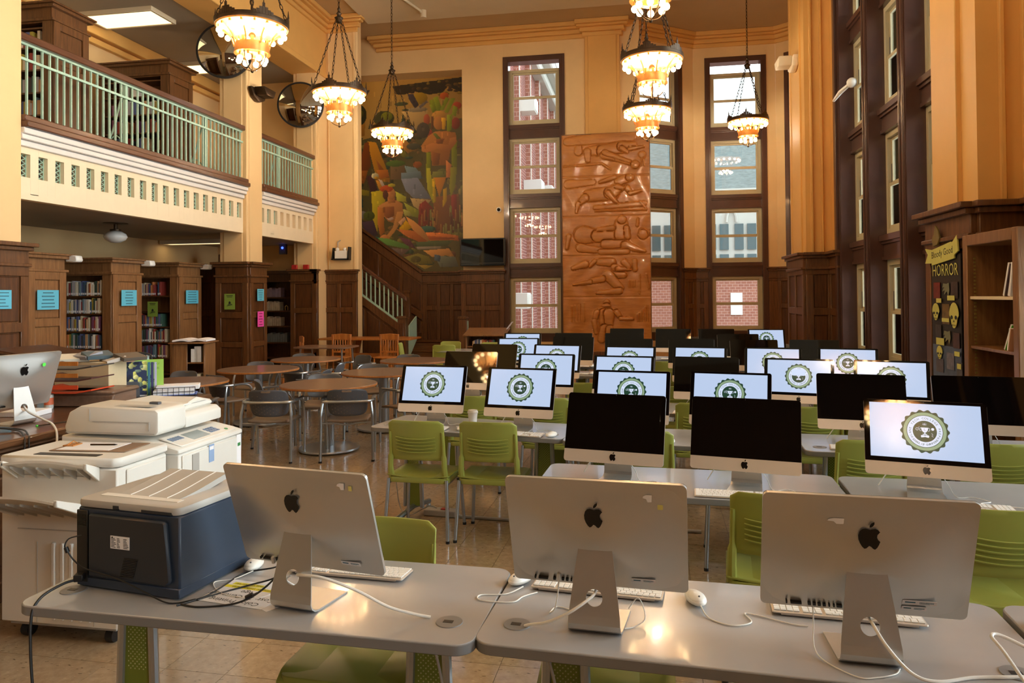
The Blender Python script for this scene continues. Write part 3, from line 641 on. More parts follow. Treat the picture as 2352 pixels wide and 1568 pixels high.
E1(1350,350,62,52,(170,78,24)); E1(1520,510,62,56,(156,62,32)); E1(1110,700,45,85,(154,74,42)); E1(1500,780,60,90,(120,50,34)); E1(1130,900,55,60,(150,60,44))
for a in ((1140,410,1200,390,1250,560,1200,600), (1200,370,1260,350,1320,560,1250,590), (1370,370,1420,400,1340,570,1290,560), (1440,390,1500,400,1400,620,1350,600), (1150,480,1180,470,1230,600,1190,600), (1380,640,1460,640,1440,880,1385,900), (1470,500,1530,540,1500,680,1450,640)): q(P1(*a), (118,126,24))
q(P1(1440,1150, 1520,1050, 1515,1560, 1440,1400), (110,114,16)); q(P1(1105,1200, 1165,1200, 1155,1600, 1090,1600), (114,118,16))
E1(1275,640,95,65,(176,122,48)); E1(1272,760,72,105,(160,102,46)); q(P1(1310,680, 1370,690, 1360,860, 1320,860), (190,140,30)); q(P1(1170,660, 1200,650, 1205,850, 1170,850), (96,60,30))
q(P1(1130,950, 1220,890, 1380,890, 1500,920, 1515,1060, 1430,1180, 1400,1350, 1380,1410, 1180,1410, 1160,1190, 1050,1190, 1030,1100), (156,98,42))
q(P1(1190,920, 1230,910, 1320,1020, 1270,1040), (92,92,32)); q(P1(1230,1000, 1350,1000, 1320,1080, 1240,1080), (120,70,32))
q(P1(1035,1120, 1180,1060, 1400,1100, 1420,1000, 1510,980, 1500,1090, 1390,1200, 1250,1150, 1110,1205, 1040,1180), (176,110,52)); q(P1(1180,1190, 1290,1230, 1270,1400, 1190,1400), (126,74,34)); q(P1(1370,1330, 1440,1400, 1420,1600, 1370,1600), (182,112,56))
q(P1(290,990, 410,1010, 600,1560, 600,1640, 420,1600, 330,1200), (178,120,30)); q(P1(250,1010, 310,1000, 335,1380, 200,1600, 150,1600, 210,1200), (132,66,24)); q(P1(410,1280, 600,1560, 480,1560), (132,76,34))
q(P1(600,1290, 800,1340, 815,1600, 610,1600), (112,86,54)); E1(680,1350,135,48,(80,100,40)); q(P1(760,960, 800,960, 940,1160, 850,1200, 760,1110), (160,112,50)); q(P1(700,1150, 800,1150, 850,1250, 780,1260), (120,112,44))
E1(640,1200,110,60,(110,80,54)); q(P1(800,1390, 960,1430, 1060,1600, 860,1600), (102,118,118)); E1(980,1380,62,50,(134,76,36)); E1(1060,860,90,120,(70,60,46)); E1(920,1100,90,50,(76,74,56))
q(P2(740,60, 1000,40, 1010,140, 740,160), (100,114,118)); q(P2(740,150, 960,140, 1090,370, 1150,470, 900,440, 800,330), (110,112,122)); q(P2(860,440, 1140,480, 1000,640, 900,560), (158,132,84))
q(P2(170,0, 290,0, 235,200, 170,190), (156,92,34)); q(P2(400,0, 560,0, 575,110, 460,140), (172,98,34)); q(P2(270,100, 350,60, 420,300, 330,370), (74,44,44)); q(P2(390,150, 440,170, 520,300, 440,300), (190,130,40))
q(P2(100,260, 300,310, 300,390, 180,370), (152,134,36)); q(P2(330,330, 520,300, 520,480, 420,560, 420,930, 360,900), (178,156,36)); q(P2(660,330, 800,420, 810,500, 680,480), (164,158,50)); q(P2(770,500, 990,640, 960,740, 850,700), (132,132,46)); q(P2(760,600, 850,640, 900,720, 780,700), (150,144,70))
q(P2(80,690, 160,760, 240,960, 100,890), (56,118,106)); q(P2(90,340, 210,430, 220,560, 90,540), (38,74,80)); q(P2(200,780, 360,760, 420,980, 330,1020, 260,980), (78,56,66)); E2(190,670,80,60,(140,128,120)); E2(300,690,80,70,(84,90,38)); q(P2(80,500, 190,580, 190,640, 80,600), (70,90,70))
q(P2(430,140, 480,160, 545,310, 500,300), (182,158,136)); E2(385,90,50,45,(190,176,130)); E2(400,120,24,24,(190,140,30))
q(P2(980,540, 1060,480, 1160,600, 1150,890, 960,860), (112,44,34)); q(P2(1170,440, 1500,400, 1560,900, 1180,980), (102,64,34)); q(P2(1400,420, 1480,400, 1470,760, 1400,740), (120,46,36))
for k in range(40):
    x = rg.uniform(1000, 1540); y = rg.uniform(560, 860); q(P2(x, y, x+16, y, x+26, y+170, x-4, y+170), [(126,86,44), (104,100,52), (84,48,34)][k % 3])
q(P2(1080,0, 1125,0, 1190,450, 1205,510, 1160,530, 1085,300), (150,142,34)); q(P2(1400,0, 1480,0, 1460,300, 1400,440, 1380,300), (122,118,28)); q(P2(1160,60, 1340,60, 1335,160, 1150,160), (110,108,50)); q(P2(1170,150, 1340,150, 1245,445), (166,106,28)); q(P2(1150,160, 1190,160, 1205,500, 1170,520), (176,142,26)); q(P2(1300,330, 1350,300, 1345,500, 1290,600), (168,132,26))
E2(1080,910,120,45,(56,88,72)); q(P2(800,715, 900,780, 1010,890, 1120,1060, 1080,1110, 960,1000, 850,860), (184,126,66)); q(P2(670,900, 900,930, 1085,1090, 1000,1115, 800,1010), (172,98,46)); q(P2(1060,960, 1240,970, 1400,1000, 1490,1020, 1500,1100, 1400,1080, 1120,1085), (184,102,44)); q(P2(1080,1010, 1450,1050, 1440,1070, 1120,1075), (140,72,34))
q(P2(430,540, 500,500, 560,470, 680,470, 755,520, 765,680, 700,720, 640,810, 560,780, 500,700, 430,620), (172,114,60)); q(P2(550,420, 650,420, 660,500, 560,510), (166,106,54)); E2(600,370,62,88,(178,116,62)); E2(540,290,90,52,(176,76,30)); E2(525,380,38,70,(90,50,34)); E2(610,240,50,25,(170,150,40)); E2(590,740,42,26,(190,160,140)); q(P2(500,560, 640,560, 640,700, 560,740, 500,690), (140,84,46))
q(P2(420,560, 505,580, 510,950, 450,1000, 415,800), (176,108,46)); q(P2(680,640, 765,640, 740,780, 640,950, 560,1050, 535,1000, 620,880), (184,128,66)); E2(510,1050,68,72,(190,122,64)); q(P2(700,900, 800,770, 880,880, 820,925), (198,150,16)); q(P2(700,800, 780,720, 800,760, 730,850), (200,150,110))
q(P2(340,1010, 560,1040, 840,1150, 835,1205, 600,1150, 380,1090), (100,140,66)); q(P2(340,1010, 430,1010, 420,1080, 350,1060), (60,110,90)); q(P2(700,1020, 850,1060, 940,1210, 800,1140), (96,54,66)); q(P2(930,1100, 1420,1085, 1350,1170, 950,1170), (76,86,54)); q(P2(940,1170, 1270,1170, 1250,1210, 950,1215), (130,116,100))
q(P2(1030,1230, 1370,1205, 1450,1350, 1330,1310, 1150,1330), (184,132,74)); q(P2(1180,1310, 1450,1330, 1500,1480, 1250,1480), (98,104,92)); q(P2(740,1330, 960,1270, 1100,1320, 1160,1430, 920,1430), (118,108,48)); E2(930,1360,70,50,(84,76,40)); q(P2(950,1440, 1160,1455, 1050,1510), (150,124,54)); q(P2(600,1180, 850,1210, 740,1300, 640,1260), (104,84,74)); q(P2(1180,1290, 1260,1310, 1250,1400, 1180,1380), (72,88,104))
for k in range(260):
    i, j = rg.randint(0, mu.nx-6), rg.randint(0, mu.ny-12); mu.a[j:j+rg.randint(3, 11), i:i+rg.randint(1, 5)] *= rg.uniform(.8, 1.2)
mu.a = np.clip(mu.a, 0, 255)
def srgb2lin(a): a = a/255.; return np.where(a <= .04045, a/12.92, ((a+.055)/1.055)**2.4)
# the painted plane: position of the picture's corners on the wall, its foot cut along the stair panelling
x0w, x1w = -7.98, -4.70; mb = MB(); ny, nx = mu.ny, mu.nx
zs_top = 7.74; Vv = []
for j in range(ny):
    for i in range(nx):
        x = x0w + (x1w-x0w)*i/(nx-1); zb = max(2.34, zt(min(x, xa)) - .06) if x < xa else 2.34
        z = 7.74 - (7.74-2.30)*j/(ny-1); Vv.append((x, 19.375, max(z, zb)))
mb.v = Vv; mb.f = [(j*nx+i, (j+1)*nx+i, (j+1)*nx+i+1, j*nx+i+1) for j in range(ny-1) for i in range(nx-1)]; mb.mi = [0]*len(mb.f)
MUR = vcol_mat('mural paint', .5); me = mesh('painting', mb, MUR, smooth=0, fix=False)
cat_ = me.color_attributes.new('Col', 'FLOAT_COLOR', 'POINT'); colr = np.ones((ny*nx, 4)); colr[:, :3] = srgb2lin(mu.a.reshape(-1, 3)); cat_.data.foreach_set('color', colr.ravel())
mt = thing('mural', 'large painted mural of standing and reclining figures in a green landscape', 'mural'); obj('painting', me, None, mt)
obj('canvas_edge', MB().box(x0w, 19.376, 4.0, x1w+.02, 19.4, 7.76).box(xa, 19.376, 2.36, x1w+.02, 19.4, 4.0), BLACK, mt, smooth=0)
# carved wooden panel: five tiers of figures in relief
re = Paint(1292, 1493, 305, 822, 200, 515, 1); Hh = re.a[:, :, 0]
def cap3(s, ox, oy, *a, h=.06):
    for x0, y0, x1, y1, r0, r1 in a:
        x0, y0, x1, y1, r0, r1 = ox+x0/s, oy+y0/s, ox+x1/s, oy+y1/s, r0/s, r1/s
        dx, dy = x1-x0, y1-y0; t = np.clip(((re.X-x0)*dx+(re.Y-y0)*dy)/(dx*dx+dy*dy+1e-6), 0, 1); rr = r0+(r1-r0)*t
        d = np.hypot(re.X-x0-t*dx, re.Y-y0-t*dy)/rr
        v = np.where(d < 1, h*(.45+.55*np.sqrt(np.clip(1-d*d, 0, 1))), np.where(d < 1.1, -.02, 0))
        m = (d < 1.1); Hh[m] = np.where(d[m] < 1, np.maximum(v[m], Hh[m]*.5+v[m]*.5), np.minimum(Hh[m], v[m]) if True else 0)
c3 = lambda *a, h=.06: cap3(5.917, 1280, 295, *a, h=h); c4 = lambda *a, h=.06: cap3(5.6, 1280, 540, *a, h=h)
Hh[:] = .012*np.sin(re.X*.12 + 1.5*np.sin(re.Y*.05))
for k in range(60): cap3(1, 0, 0, (rg.uniform(1300,1485), rg.uniform(320,800))*1 + (0, 0, 1, 1)) if False else None
c3((300,190,300,300,40,60), h=.05); c3((150,150,1000,100,60,90), h=.03)
c3((420,300,620,290,60,85), (420,300,430,430,50,35), (640,300,900,260,85,80), (900,250,1060,230,70,40), (1000,290,1190,265,30,16), (900,280,960,330,40,25), (640,370,830,430,45,36), (830,430,1040,500,36,30), (660,330,1000,470,36,24))
c3((1165,375,1165,376,52,50), (1160,430,1150,530,8,8), (1180,430,1190,530,8,8), h=.035); c3((1070,510,1071,510,60,60), h=.04); c3((100,505,620,480,14,14), (620,480,740,570,14,14), h=.03)
c3((430,930,760,900,85,95), (740,900,880,800,90,60), (850,740,960,700,60,60), (1000,690,1001,692,58,52), (790,680,590,745,36,22), (960,830,1000,910,40,34), (1000,915,1140,880,30,20), (380,960,290,1040,60,36), (290,1040,265,1160,34,18), (700,900,830,1050,40,24), (820,810,900,840,34,30))
c3((520,1100,1180,1060,30,40), (1130,1030,1220,1140,14,14), (520,1150,1220,1150,10,10), h=.03); c3((150,760,500,740,60,40), h=.02)
c3((360,1480,520,1500,130,90), (560,1500,800,1500,90,80), (880,1340,870,1500,90,85), (885,1275,885,1276,62,62), (760,1390,560,1410,40,30), (950,1400,960,1520,40,40), (1170,1460,1171,1462,60,90), (1100,1270,1090,1370,18,18)); c3((1165,1480,1165,1490,60,70), h=.03)
c4((620,160,900,160,60,50), (880,180,1120,260,60,24), (300,200,560,240,60,40), (560,260,900,260,36,36), (150,40,120,200,34,24), h=.045)
c4((540,395,700,400,45,60), (480,380,420,440,30,26), (360,420,200,470,50,30), (740,470,790,480,50,40), (780,490,930,490,34,24), (860,400,920,460,44,34), (990,380,1000,500,34,30), (640,570,850,570,44,44), (650,570,800,740,70,55), (800,780,520,800,45,30), (580,620,420,650,44,36), (420,660,200,690,32,14))
for k in range(5): c4((920+k*18,640,920+k*18,730,5,5), h=.03)
c4((1060,560,1050,820,10,10), (1140,560,1170,750,10,10), h=.03)
c4((630,930,630,950,44,40), (630,1000,630,1050,60,60), (540,1040,740,1040,46,46), (600,1080,600,1250,70,60), (660,1080,660,1250,70,50), (600,1280,560,1420,60,50), (670,1280,640,1420,50,40), (500,1060,470,1180,40,34), (470,1180,490,1330,36,26), (760,1060,810,1140,38,30), (810,1145,960,1150,28,18))
for k in range(6): c4((1020+k*26,1100-k*26,1020+k*26,1180,8,8), h=.035)
for k in range(5): c4((180+k*40,980-k*10,180+k*40,1180,6,6), h=.025)
for yy in (405, 500, 594, 693): m = np.abs(re.Y-yy-.6) < 1.4; Hh[m] -= .012
for _ in range(2):
    Hh[1:-1, 1:-1] = (Hh[1:-1, 1:-1]*4 + Hh[:-2, 1:-1] + Hh[2:, 1:-1] + Hh[1:-1, :-2] + Hh[1:-1, 2:])/8
Hh *= 1.05
PX = [-1.94, .215]; PZ = [5.71, .30]; yf = 18.3; mb = MB(); ny, nx = re.ny, re.nx
mb.v = [(PX[0]+(PX[1]-PX[0])*i/(nx-1), yf - .03 - float(Hh[j, i]), PZ[0]-(PZ[0]-PZ[1])*j/(ny-1)) for j in range(ny) for i in range(nx)]
mb.f = [(j*nx+i, (j+1)*nx+i, (j+1)*nx+i+1, j*nx+i+1) for j in range(ny-1) for i in range(nx-1)]; mb.mi = [0]*len(mb.f)
CARV = wood('carved honey wood', (200, 136, 68), (172, 108, 48), .32, (1.4, 1.4, 7), .35)
rp = thing('carved_panel', 'tall honey brown wooden panel carved with five tiers of figures in relief', 'carving')
obj('carving', mb, CARV, rp, smooth=60, fix=False); obj('backing', MB().box(PX[0], yf+.0, PZ[1], PX[1], yf+.14, PZ[0]).box(PX[0]-.02, yf-.04, PZ[1], PX[0], yf+.14, PZ[0]+.01).box(PX[1], yf-.04, PZ[1], PX[1]+.02, yf+.14, PZ[0]+.01).box(PX[0], yf-.04, PZ[0]-.005, PX[1], yf+.14, PZ[0]+.015), OAKM, rp, bevel=.004)
obj('plinth', MB().box(PX[0]-.05, yf-.12, 0, PX[1]+.05, yf+.2, PZ[1]).box(PX[0]+.7, yf-.14, .1, PX[0]+.95, yf-.12, .2), OAK, rp, bevel=.01)
# ================================================================ computers
LG = [(.0,-.30),(.07,-.33),(.13,-.40),(.20,-.43),(.27,-.36),(.33,-.24),(.37,-.12),(.30,-.06),(.26,.03),(.27,.13),(.33,.21),(.36,.24),(.29,.32),(.20,.36),(.11,.34),(.03,.31),(-.06,.34),(-.14,.36),(-.24,.33),(-.33,.23),(-.37,.08),(-.36,-.08),(-.31,-.22),(-.24,-.34),(-.16,-.42),(-.09,-.40)]
LF = [(.0,.40),(.01,.48),(.06,.56),(.16,.62),(.165,.54),(.12,.46),(.06,.41)]
def logo(mb, s, M): mb.prism([(x*s, y*s) for x, y in LG], 0, .0012, 'z', M); mb.prism([(x*s, y*s) for x, y in LF], 0, .0012, 'z', M)
TILT = R(19); HW, HH = .264, .183                      # half width and half height of the head
HM = T(0, .012, .272) @ RX(-TILT)                      # head frame: x right, z up, screen towards -y
def head_body():
    mb = MB(); n, m = 24, 16
    def fn(u, v):
        x, z = (u-.5)*2, (v-.5)*2
        ax, az = x, z; d = (1-ax**4)*(1-az**4); xx, zz = ax*HW, az*HH
        if abs(ax) > .93 and abs(az) > .9:             # rounded corners
            k = .0
        return (xx, .005 + .036*max(0, (1-ax*ax))**.9*max(0, (1-az*az*.95))**.8, zz)
    out = rpoly(2*HW, 2*HH, .016, 5)
    mb.prism(out, -.0045, .005, 'y', None)
    # domed back
    def g(u, v):
        a = 2*PI*u; r = v; cx, cz = math.cos(a), math.sin(a); k = 1/max(abs(cx)**5+abs(cz)**5, 1e-9)**.2
        x, z = cx*k*r, cz*k*r; h = max(0, 1-r*r)**1.5
        return (x*HW, .005+.040*max(h, 0), z*HH)
    mb.grid(g, 48, 12); return mb
def stand_mb():
    path = [(-.105, .0025), (.045, .0025), (.062, .006), (.076, .016), (.082, .032), (.079, .055), (.060, .150), (.042, .235), (.034, .262), (.022, .272)]
    wid = [.088, .078, .077, .076, .075, .074, .062, .050, .047, .046]; mb = MB(); t = .0042; hole = (.0675, .112)
    L = [];
    for i, (y, z) in enumerate(path):
        a = path[max(i-1, 0)]; b = path[min(i+1, len(path)-1)]; d = Vector((b[0]-a[0], b[1]-a[1])).normalized(); nx_, nz_ = -d.y, d.x
        L.append(((y-nx_*t/2, z-nz_*t/2 if i > 1 else 0), (y+nx_*t/2, z+nz_*t/2 if i > 1 else t+.001), wid[i]))
    def seg(i, xs0, xs1):
        (p0, q0, w0), (p1, q1, w1) = L[i], L[i+1]
        vs = [(xs0[0], *p0), (xs0[1], *p0), (xs1[1], *p1), (xs1[0], *p1), (xs0[0], *q0), (xs0[1], *q0), (xs1[1], *q1), (xs1[0], *q1)]
        mb.add(vs, [(0,3,2,1), (4,5,6,7), (0,1,5,4), (1,2,6,5), (2,3,7,6), (3,0,4,7)])
    for i in range(len(L)-1):
        w0, w1 = L[i][2], L[i+1][2]
        if i == 5:                                     # plate with the round cable hole, as a ring of quads
            p, q = Vector(path[5]), Vector(path[6]); d = q-p; ln = d.length; d = d/ln; nrm = Vector((-d.y, d.x)); rr = .024; hc = .52*ln; N = 24
            def P3(x, s, o): c = p + d*s + nrm*o; return (x, c.x, c.y)
            def wd(s): return w0 + (w1-w0)*s/ln
            outl = []
            for k in range(N):
                a = 2*PI*k/N; cx, cz = math.cos(a), math.sin(a)
                sx = 1e9 if abs(cz) < 1e-6 else ((ln-hc) if cz > 0 else hc)/abs(cz); s1 = sx
                x_, s_ = cx*s1, hc+cz*s1
                if abs(cz) < 1e-6 or abs(x_) > wd(min(max(s_, 0), ln)): # hits the side edge
                    k_ = abs(cx); lo, hi = 0, .3
                    for _ in range(30):
                        md = (lo+hi)/2
                        if md*k_ > wd(min(max(hc+cz*md, 0), ln)): hi = md
                        else: lo = md
                    x_, s_ = cx*lo, hc+cz*lo
                outl.append((x_, s_))
            # snap the four corners
            for tx, tsn in ((w1, ln), (-w1, ln), (w0, 0), (-w0, 0)):
                k = min(range(N), key=lambda k: (outl[k][0]-tx)**2 + (outl[k][1]-tsn)**2); outl[k] = (tx, tsn)
            vs = []
            for o in (-t/2, t/2): vs += [P3(rr*math.cos(2*PI*k/N), hc+rr*math.sin(2*PI*k/N), o) for k in range(N)] + [P3(x, s, o) for x, s in outl]
            fs = []
            for k in range(N):
                j = (k+1) % N; fs += [(k, j, N+j, N+k), (2*N+k, 3*N+k, 3*N+j, 2*N+j), (k, 2*N+k, 2*N+j, j), (N+k, N+j, 3*N+j, 3*N+k)]
            mb.add(vs, fs)
        else: seg(i, (-w0, w0), (-w1, w1))
    return mb
def emblem():
    mb = MB(); mb.cur = 0; Rr = .078; D = .0006
    M = HM @ T(0, -.0066, .035) @ RX(PI/2) @ Matrix.Diagonal((1.3, 1.3, 1, 1))
    def disc(r, z, n=48): mb.prism(ell(0, 0, r, r, n), z-.0002, z, 'z', M)
    mb.prism([((Rr*(1+.045*math.cos(18*a)))*math.cos(a), (Rr*(1+.045*math.cos(18*a)))*math.sin(a)) for a in [k*2*PI/108 for k in range(108)]], 0, .0002, 'z', M)
    mb.cur = 1; disc(.0705, .0004); mb.cur = 0; disc(.0600, .0005); mb.cur = 2; disc(.0580, .0007); mb.cur = 0; disc(.0395, .0009)
    def arc(txt, r, a0, a1, flip, sz):
        n = len(txt)
        for i, ch in enumerate(txt):
            if ch == ' ': continue
            a = a0 + (a1-a0)*i/(n-1); Mx = M @ RZ(a) @ T(r, 0, .0009) @ RZ(PI/2 if flip else -PI/2)
            mb.text(ch, sz, Mx @ T(0, -sz*.35, 0) @ Matrix.Diagonal((1.05, 1, 1, 1)))
    arc('LANE TECH COLLEGE PREP', .0487, R(198), R(-18), False, .0108); arc('SCHOOL OF CHAMPIONS', .0487, R(218), R(322), True, .0108)
    for a in (R(208), R(332)): mb.text('*', .02, M @ RZ(a) @ T(.0487, 0, .0009) @ RZ(-PI/2) @ T(0, -.011, 0))
    mb.cur = 2; z = .0011
    def pr(pts): mb.prism([(x*.001, y*.001) for x, y in pts], z-.0002, z, 'z', M)
    pr([(-12,14),(12,14),(10,4),(5,-3),(-5,-3),(-10,4)]); pr([(-2,-3),(2,-3),(2,-10),(-2,-10)]); pr([(-7,-10),(7,-10),(7,-12.5),(-7,-12.5)])
    for s in (-1, 1): mb.tube([M @ Vector((s*(.011+.006*math.sin(t)), .007+.006*math.cos(t), z)) for t in [k*PI/7 for k in range(8)]], .0011, 4)
    pr([(-14,-17),(-12,-23),(-1,-21),(0,-19),(1,-21),(12,-23),(14,-17),(11,-14),(3,-14),(0,-16),(-3,-14),(-11,-14)])
    mb.tube([M @ Vector((-.025 + .0045*math.cos(t), .008+.0045*math.sin(t), z)) for t in [k*PI/6 for k in range(12)]], .0008, 4, closed=True); mb.tube([M @ Vector((-.021, .012, z)), M @ Vector((-.017, .017, z))], .0008, 4)
    mb.prism(ell(.026, .009, .005, .005, 14), z-.0002, z, 'z', M); mb.tube([M @ Vector(p) for p in [(.022, -.006, z), (.026, -.012, z), (.022, -.016, z), (.027, -.02, z)]], .0009, 4)
    for a in range(3): mb.tube([M @ Vector((.008*math.cos(a*PI/3+.3), .026+.0055*math.sin(a*PI/3+.3), z)), M @ Vector((-.008*math.cos(a*PI/3+.3), .026-.0055*math.sin(a*PI/3+.3), z))], .0007, 4)
    mb.cur = 0; mb.text('L', .012, M @ T(0, .003, z+.0003))
    return mesh('emblem', mb, [screenlike(mat('emblem dark green', (20, 58, 42), .2, emit=.85, var=0)), screenlike(mat('emblem sage', (132, 156, 124), .2, emit=.85, var=0)), screenlike(mat('emblem white', (204, 216, 238), .2, emit=.85, var=0))], smooth=0, fix=False)
HEADM = mesh('housing', head_body(), SILVER, smooth=50)
STANDM = mesh('stand', stand_mb(), SILVER, smooth=40)
EMB = emblem()
BZ = mesh('bezel', MB().prism(rpoly(.527, .302, .014, 5, 0, .0315, (.014, .014, .001, .001)), -.0062, -.0042, 'y', HM), BLACKG, smooth=0)
CHN = mesh('chin', MB().prism(rpoly(.5275, .064, .015, 5, 0, -.1515, (.001, .001, .015, .015)), -.0058, -.004, 'y', HM), CHIN, smooth=0)
SCR = mesh('display', MB().box(-.238, -.0066, -.097+.0, .238, -.0061, .168, HM), SCREEN, smooth=0)
SCRD = mesh('display', MB().box(-.238, -.0066, -.097, .238, -.0061, .168, HM), BLACKG, smooth=0)
mb = MB(); logo(mb, .044, HM @ T(0, -.0058, -.151) @ RX(PI/2)); LFR = mesh('front_logo', mb, LOGOB, smooth=0)
mb = MB(); logo(mb, .072, HM @ T(0, .0375, .082) @ RX(R(11)) @ RX(-PI/2) @ RZ(PI)); LBK = mesh('back_logo', mb, LOGOB, smooth=0)
mb = MB()
for i, (x, w_) in enumerate(((.195, .002), (.17, .015), (.135, .004), (.122, .004), (.109, .004), (.096, .004), (.083, .002), (.071, .002), (.057, .007))): mb.box(x-w_, .0, -.1665, x+w_, .0175, -.1615 + .0025*(w_ < .01), HM)
PORT = mesh('port_row', mb, BLACK, smooth=0)
VENT = mesh('vent', MB().box(-.006, .036, .0, .006, .0445, .03, HM @ T(.065, -.008, -.02)), BLACK, smooth=0)
def computer(lit, paper=False):
    t = thing('desktop_computer', '', 'computer', (0, 0, 0)); g = HEADM.copy(); g.transform(HM)
    obj('housing', g, None, t); obj('stand', STANDM, None, t); obj('bezel', BZ, None, t); obj('chin', CHN, None, t)
    s = obj('display', SCR if lit else SCRD, None, t)
    if lit: s['label'] = 'lit pale blue display with a round green school emblem'; obj('emblem', EMB, None, s)
    obj('front_logo', LFR, None, t); obj('back_logo', LBK, None, t); obj('port_row', PORT, None, t)
    obj('webcam', MB().cyl((0, -.0065, .1755), (0, -.0068, .1755), .0018, n=8, M=HM), GREYC, t)
    return t
def cable(name, pts, r, par=None, m=WHITE, n=6, k=6): return obj(name, MB().tube(spline(pts, k), r, n), m, par)
# keyboards: keys laid out from rows of widths
def key_rects():
    u = .0187; out = []; rows = [(1.0, [1]*13, .55)] + [(r, None, 1) for r in range(0)]
    main = [[1]*14, [1]*13+[1.6], [1.6]+[1]*12+[1], [1.8]+[1]*11+[1.8], [2.3]+[1]*10+[2.3], [1.4,1.1,1.4,5.6,1.4,1.1,1.4]]; x0 = -.2085; z = .048
    for ri, row in enumerate(main):
        hgt = .010 if ri == 0 else .0187; tot = sum(row); sc = 14.6/tot if True else 1; x = x0
        for w_ in row: out.append((x+.0011, z-hgt+.0011, x+w_*sc*u-.0011, z-.0011)); x += w_*sc*u
        z -= hgt
    xn = x0 + 14.6*u + .008; z = .048
    for ri in range(6):
        hgt = .010 if ri == 0 else .0187
        for i in range(3):
            if (ri == 3) or (ri == 4 and i != 1): continue
            out.append((xn+i*u+.0011, z-hgt+.0011, xn+(i+1)*u-.0011, z-.0011))
        z -= hgt
    xn += 3*u + .008; z = .048
    for ri in range(6):
        hgt = .010 if ri == 0 else .0187
        for i in range(4):
            if ri in (3, 5) and i == 3: continue
            if ri == 5 and i == 1: continue
            a, b = (xn+i*u+.0011, xn+(i+1)*u-.0011); zz = z-hgt+.0011
            if ri == 5 and i == 0: b += u
            if ri in (2, 4) and i == 3: zz -= hgt
            out.append((a, zz, b, z-.0011))
        z -= hgt
    return out, xn + 4*u
KR, kx = key_rects(); ksh = -(kx + -.2085)/2; KTL = RX(R(3.2))
def keyboard(split):
    t = thing('keyboard', '', 'keyboard'); M = T(0, 0, .009) @ KTL
    obj('base', MB().prism(rpoly(.431, .114, .008, 4), -.0035, .0015, 'z', M).box(-.19, .03, -.009, .19, .053, -.003, M), CHIN, t, bevel=.001); mb = MB()
    for a, b, c, d in KR:
        if split: o = obj('key', MB().box(a+ksh, b, .0016, c+ksh, d, .0056, M), KEYW, t, bevel=.0008, smooth=0)
        else: mb.box(a+ksh, b, .0016, c+ksh, d, .0056, M)
    if not split: tag(obj('key_field', mb, KEYW, t, smooth=0, fix=False), kind='stuff')
    return t
def mouse():
    t = thing('mouse', '', 'mouse'); mb = MB(); mb.ball((0, 0, .0155), (.031, .056, .0165), 20, 12)
    mb.ball((0, .008, .0195), (.028, .044, .0165), 20, 12); obj('shell', mb, WHITE, t, smooth=80)
    obj('scroll_ball', MB().ball((0, .034, .0325), .0035, 8, 6), GREYC, t); return t
# ================================================================ desks
def desk():
    t = thing('computer_desk', '', 'desk'); L, D = 1.52, .59
    obj('tabletop', MB().prism(rpoly(L, D, .055, 6), .70, .728, 'z'), GREYT, t, bevel=.002); obj('edge_band', MB().prism(rpoly(L+.004, D+.004, .057, 6), .695, .7265, 'z'), GREYE, t, bevel=.003)
    for s in (-1, 1):
        x = s*.54; l = obj('leg', MB().tube([(x-.055, 0, .69), (x-.068, 0, .3), (x-.075, 0, .07)], .017, 8).tube([(x+.055, 0, .69), (x+.068, 0, .3), (x+.075, 0, .07)], .017, 8), SILVER2, t)
        obj('leg_panel', MB().prism([(x-.05, .69), (x-.07, .08), (x+.07, .08), (x+.05, .69)], -.004, .004, 'y'), GREENP, l, smooth=0)
        mb = MB()
        for i in range(9):
            for j in range(16): mb.box(x-.034+i*.0085-.002, -.0052, .66-j*.017-(i % 2)*.008, x-.034+i*.0085+.002, -.0041, .66-j*.017-(i % 2)*.008+.004)
        obj('perforation', mb, YPERF, l, smooth=0, fix=False)['kind'] = 'stuff'
        obj('foot', MB().tube([(x, -.26, .045), (x, 0, .075), (x, .26, .045)], .02, 8).cyl((x, -.25, 0), (x, -.25, .05), .022, .012).cyl((x, .25, 0), (x, .25, .05), .022, .012), SILVER2, l)
        obj('crossbar', MB().box(x-.03, -.24, .68, x+.03, .24, .696), SILVER2, l)
        g = obj('grommet', MB().cyl((x*1.22, .0-.16, .727), (x*1.22, -.16, .7305), .042, .040, 24), GREYE if s < 0 else GREYE, t)
        obj('grommet_hole', MB().box(x*1.22-.018, -.17, .7303, x*1.22+.012, -.152, .7312), BLACK, g, smooth=0)
    return t
YPERF = mat('perforation light', (196, 200, 150), .6)
dk0 = desk(); R_ = R
ORD = ['first', 'second', 'third', 'fourth', 'fifth', 'sixth', 'seventh', 'eighth']
DK = [  # x, y, rotation, row
    (-1.235, 2.325, -1.6, 0), (.29, 2.285, -3.3, 0), (1.83, 2.20, -3.6, 0),
    (.215, 3.93, -3.0, 1), (1.76, 3.84, -3.2, 1),
    (-1.24, 5.40, -11, 2), (.235, 5.16, -3.5, 2), (1.77, 5.06, -3, 2),
    (-1.29, 6.74, -7, 3), (.22, 6.47, -5, 3), (1.74, 6.26, -7, 3),
    (-1.29, 7.90, -3, 4), (.23, 7.66, -3, 4), (1.76, 7.53, -4, 4),
    (-1.29, 9.16, 1, 5), (.23, 9.0, -1, 5), (1.76, 8.84, -2, 5),
    (-1.35, 10.25, 0, 6), (.18, 10.2, -1, 6), (1.7, 10.08, -1, 6), (.3, 11.5, -2, 7), (1.83, 11.45, 0, 7)]
cnt = {}
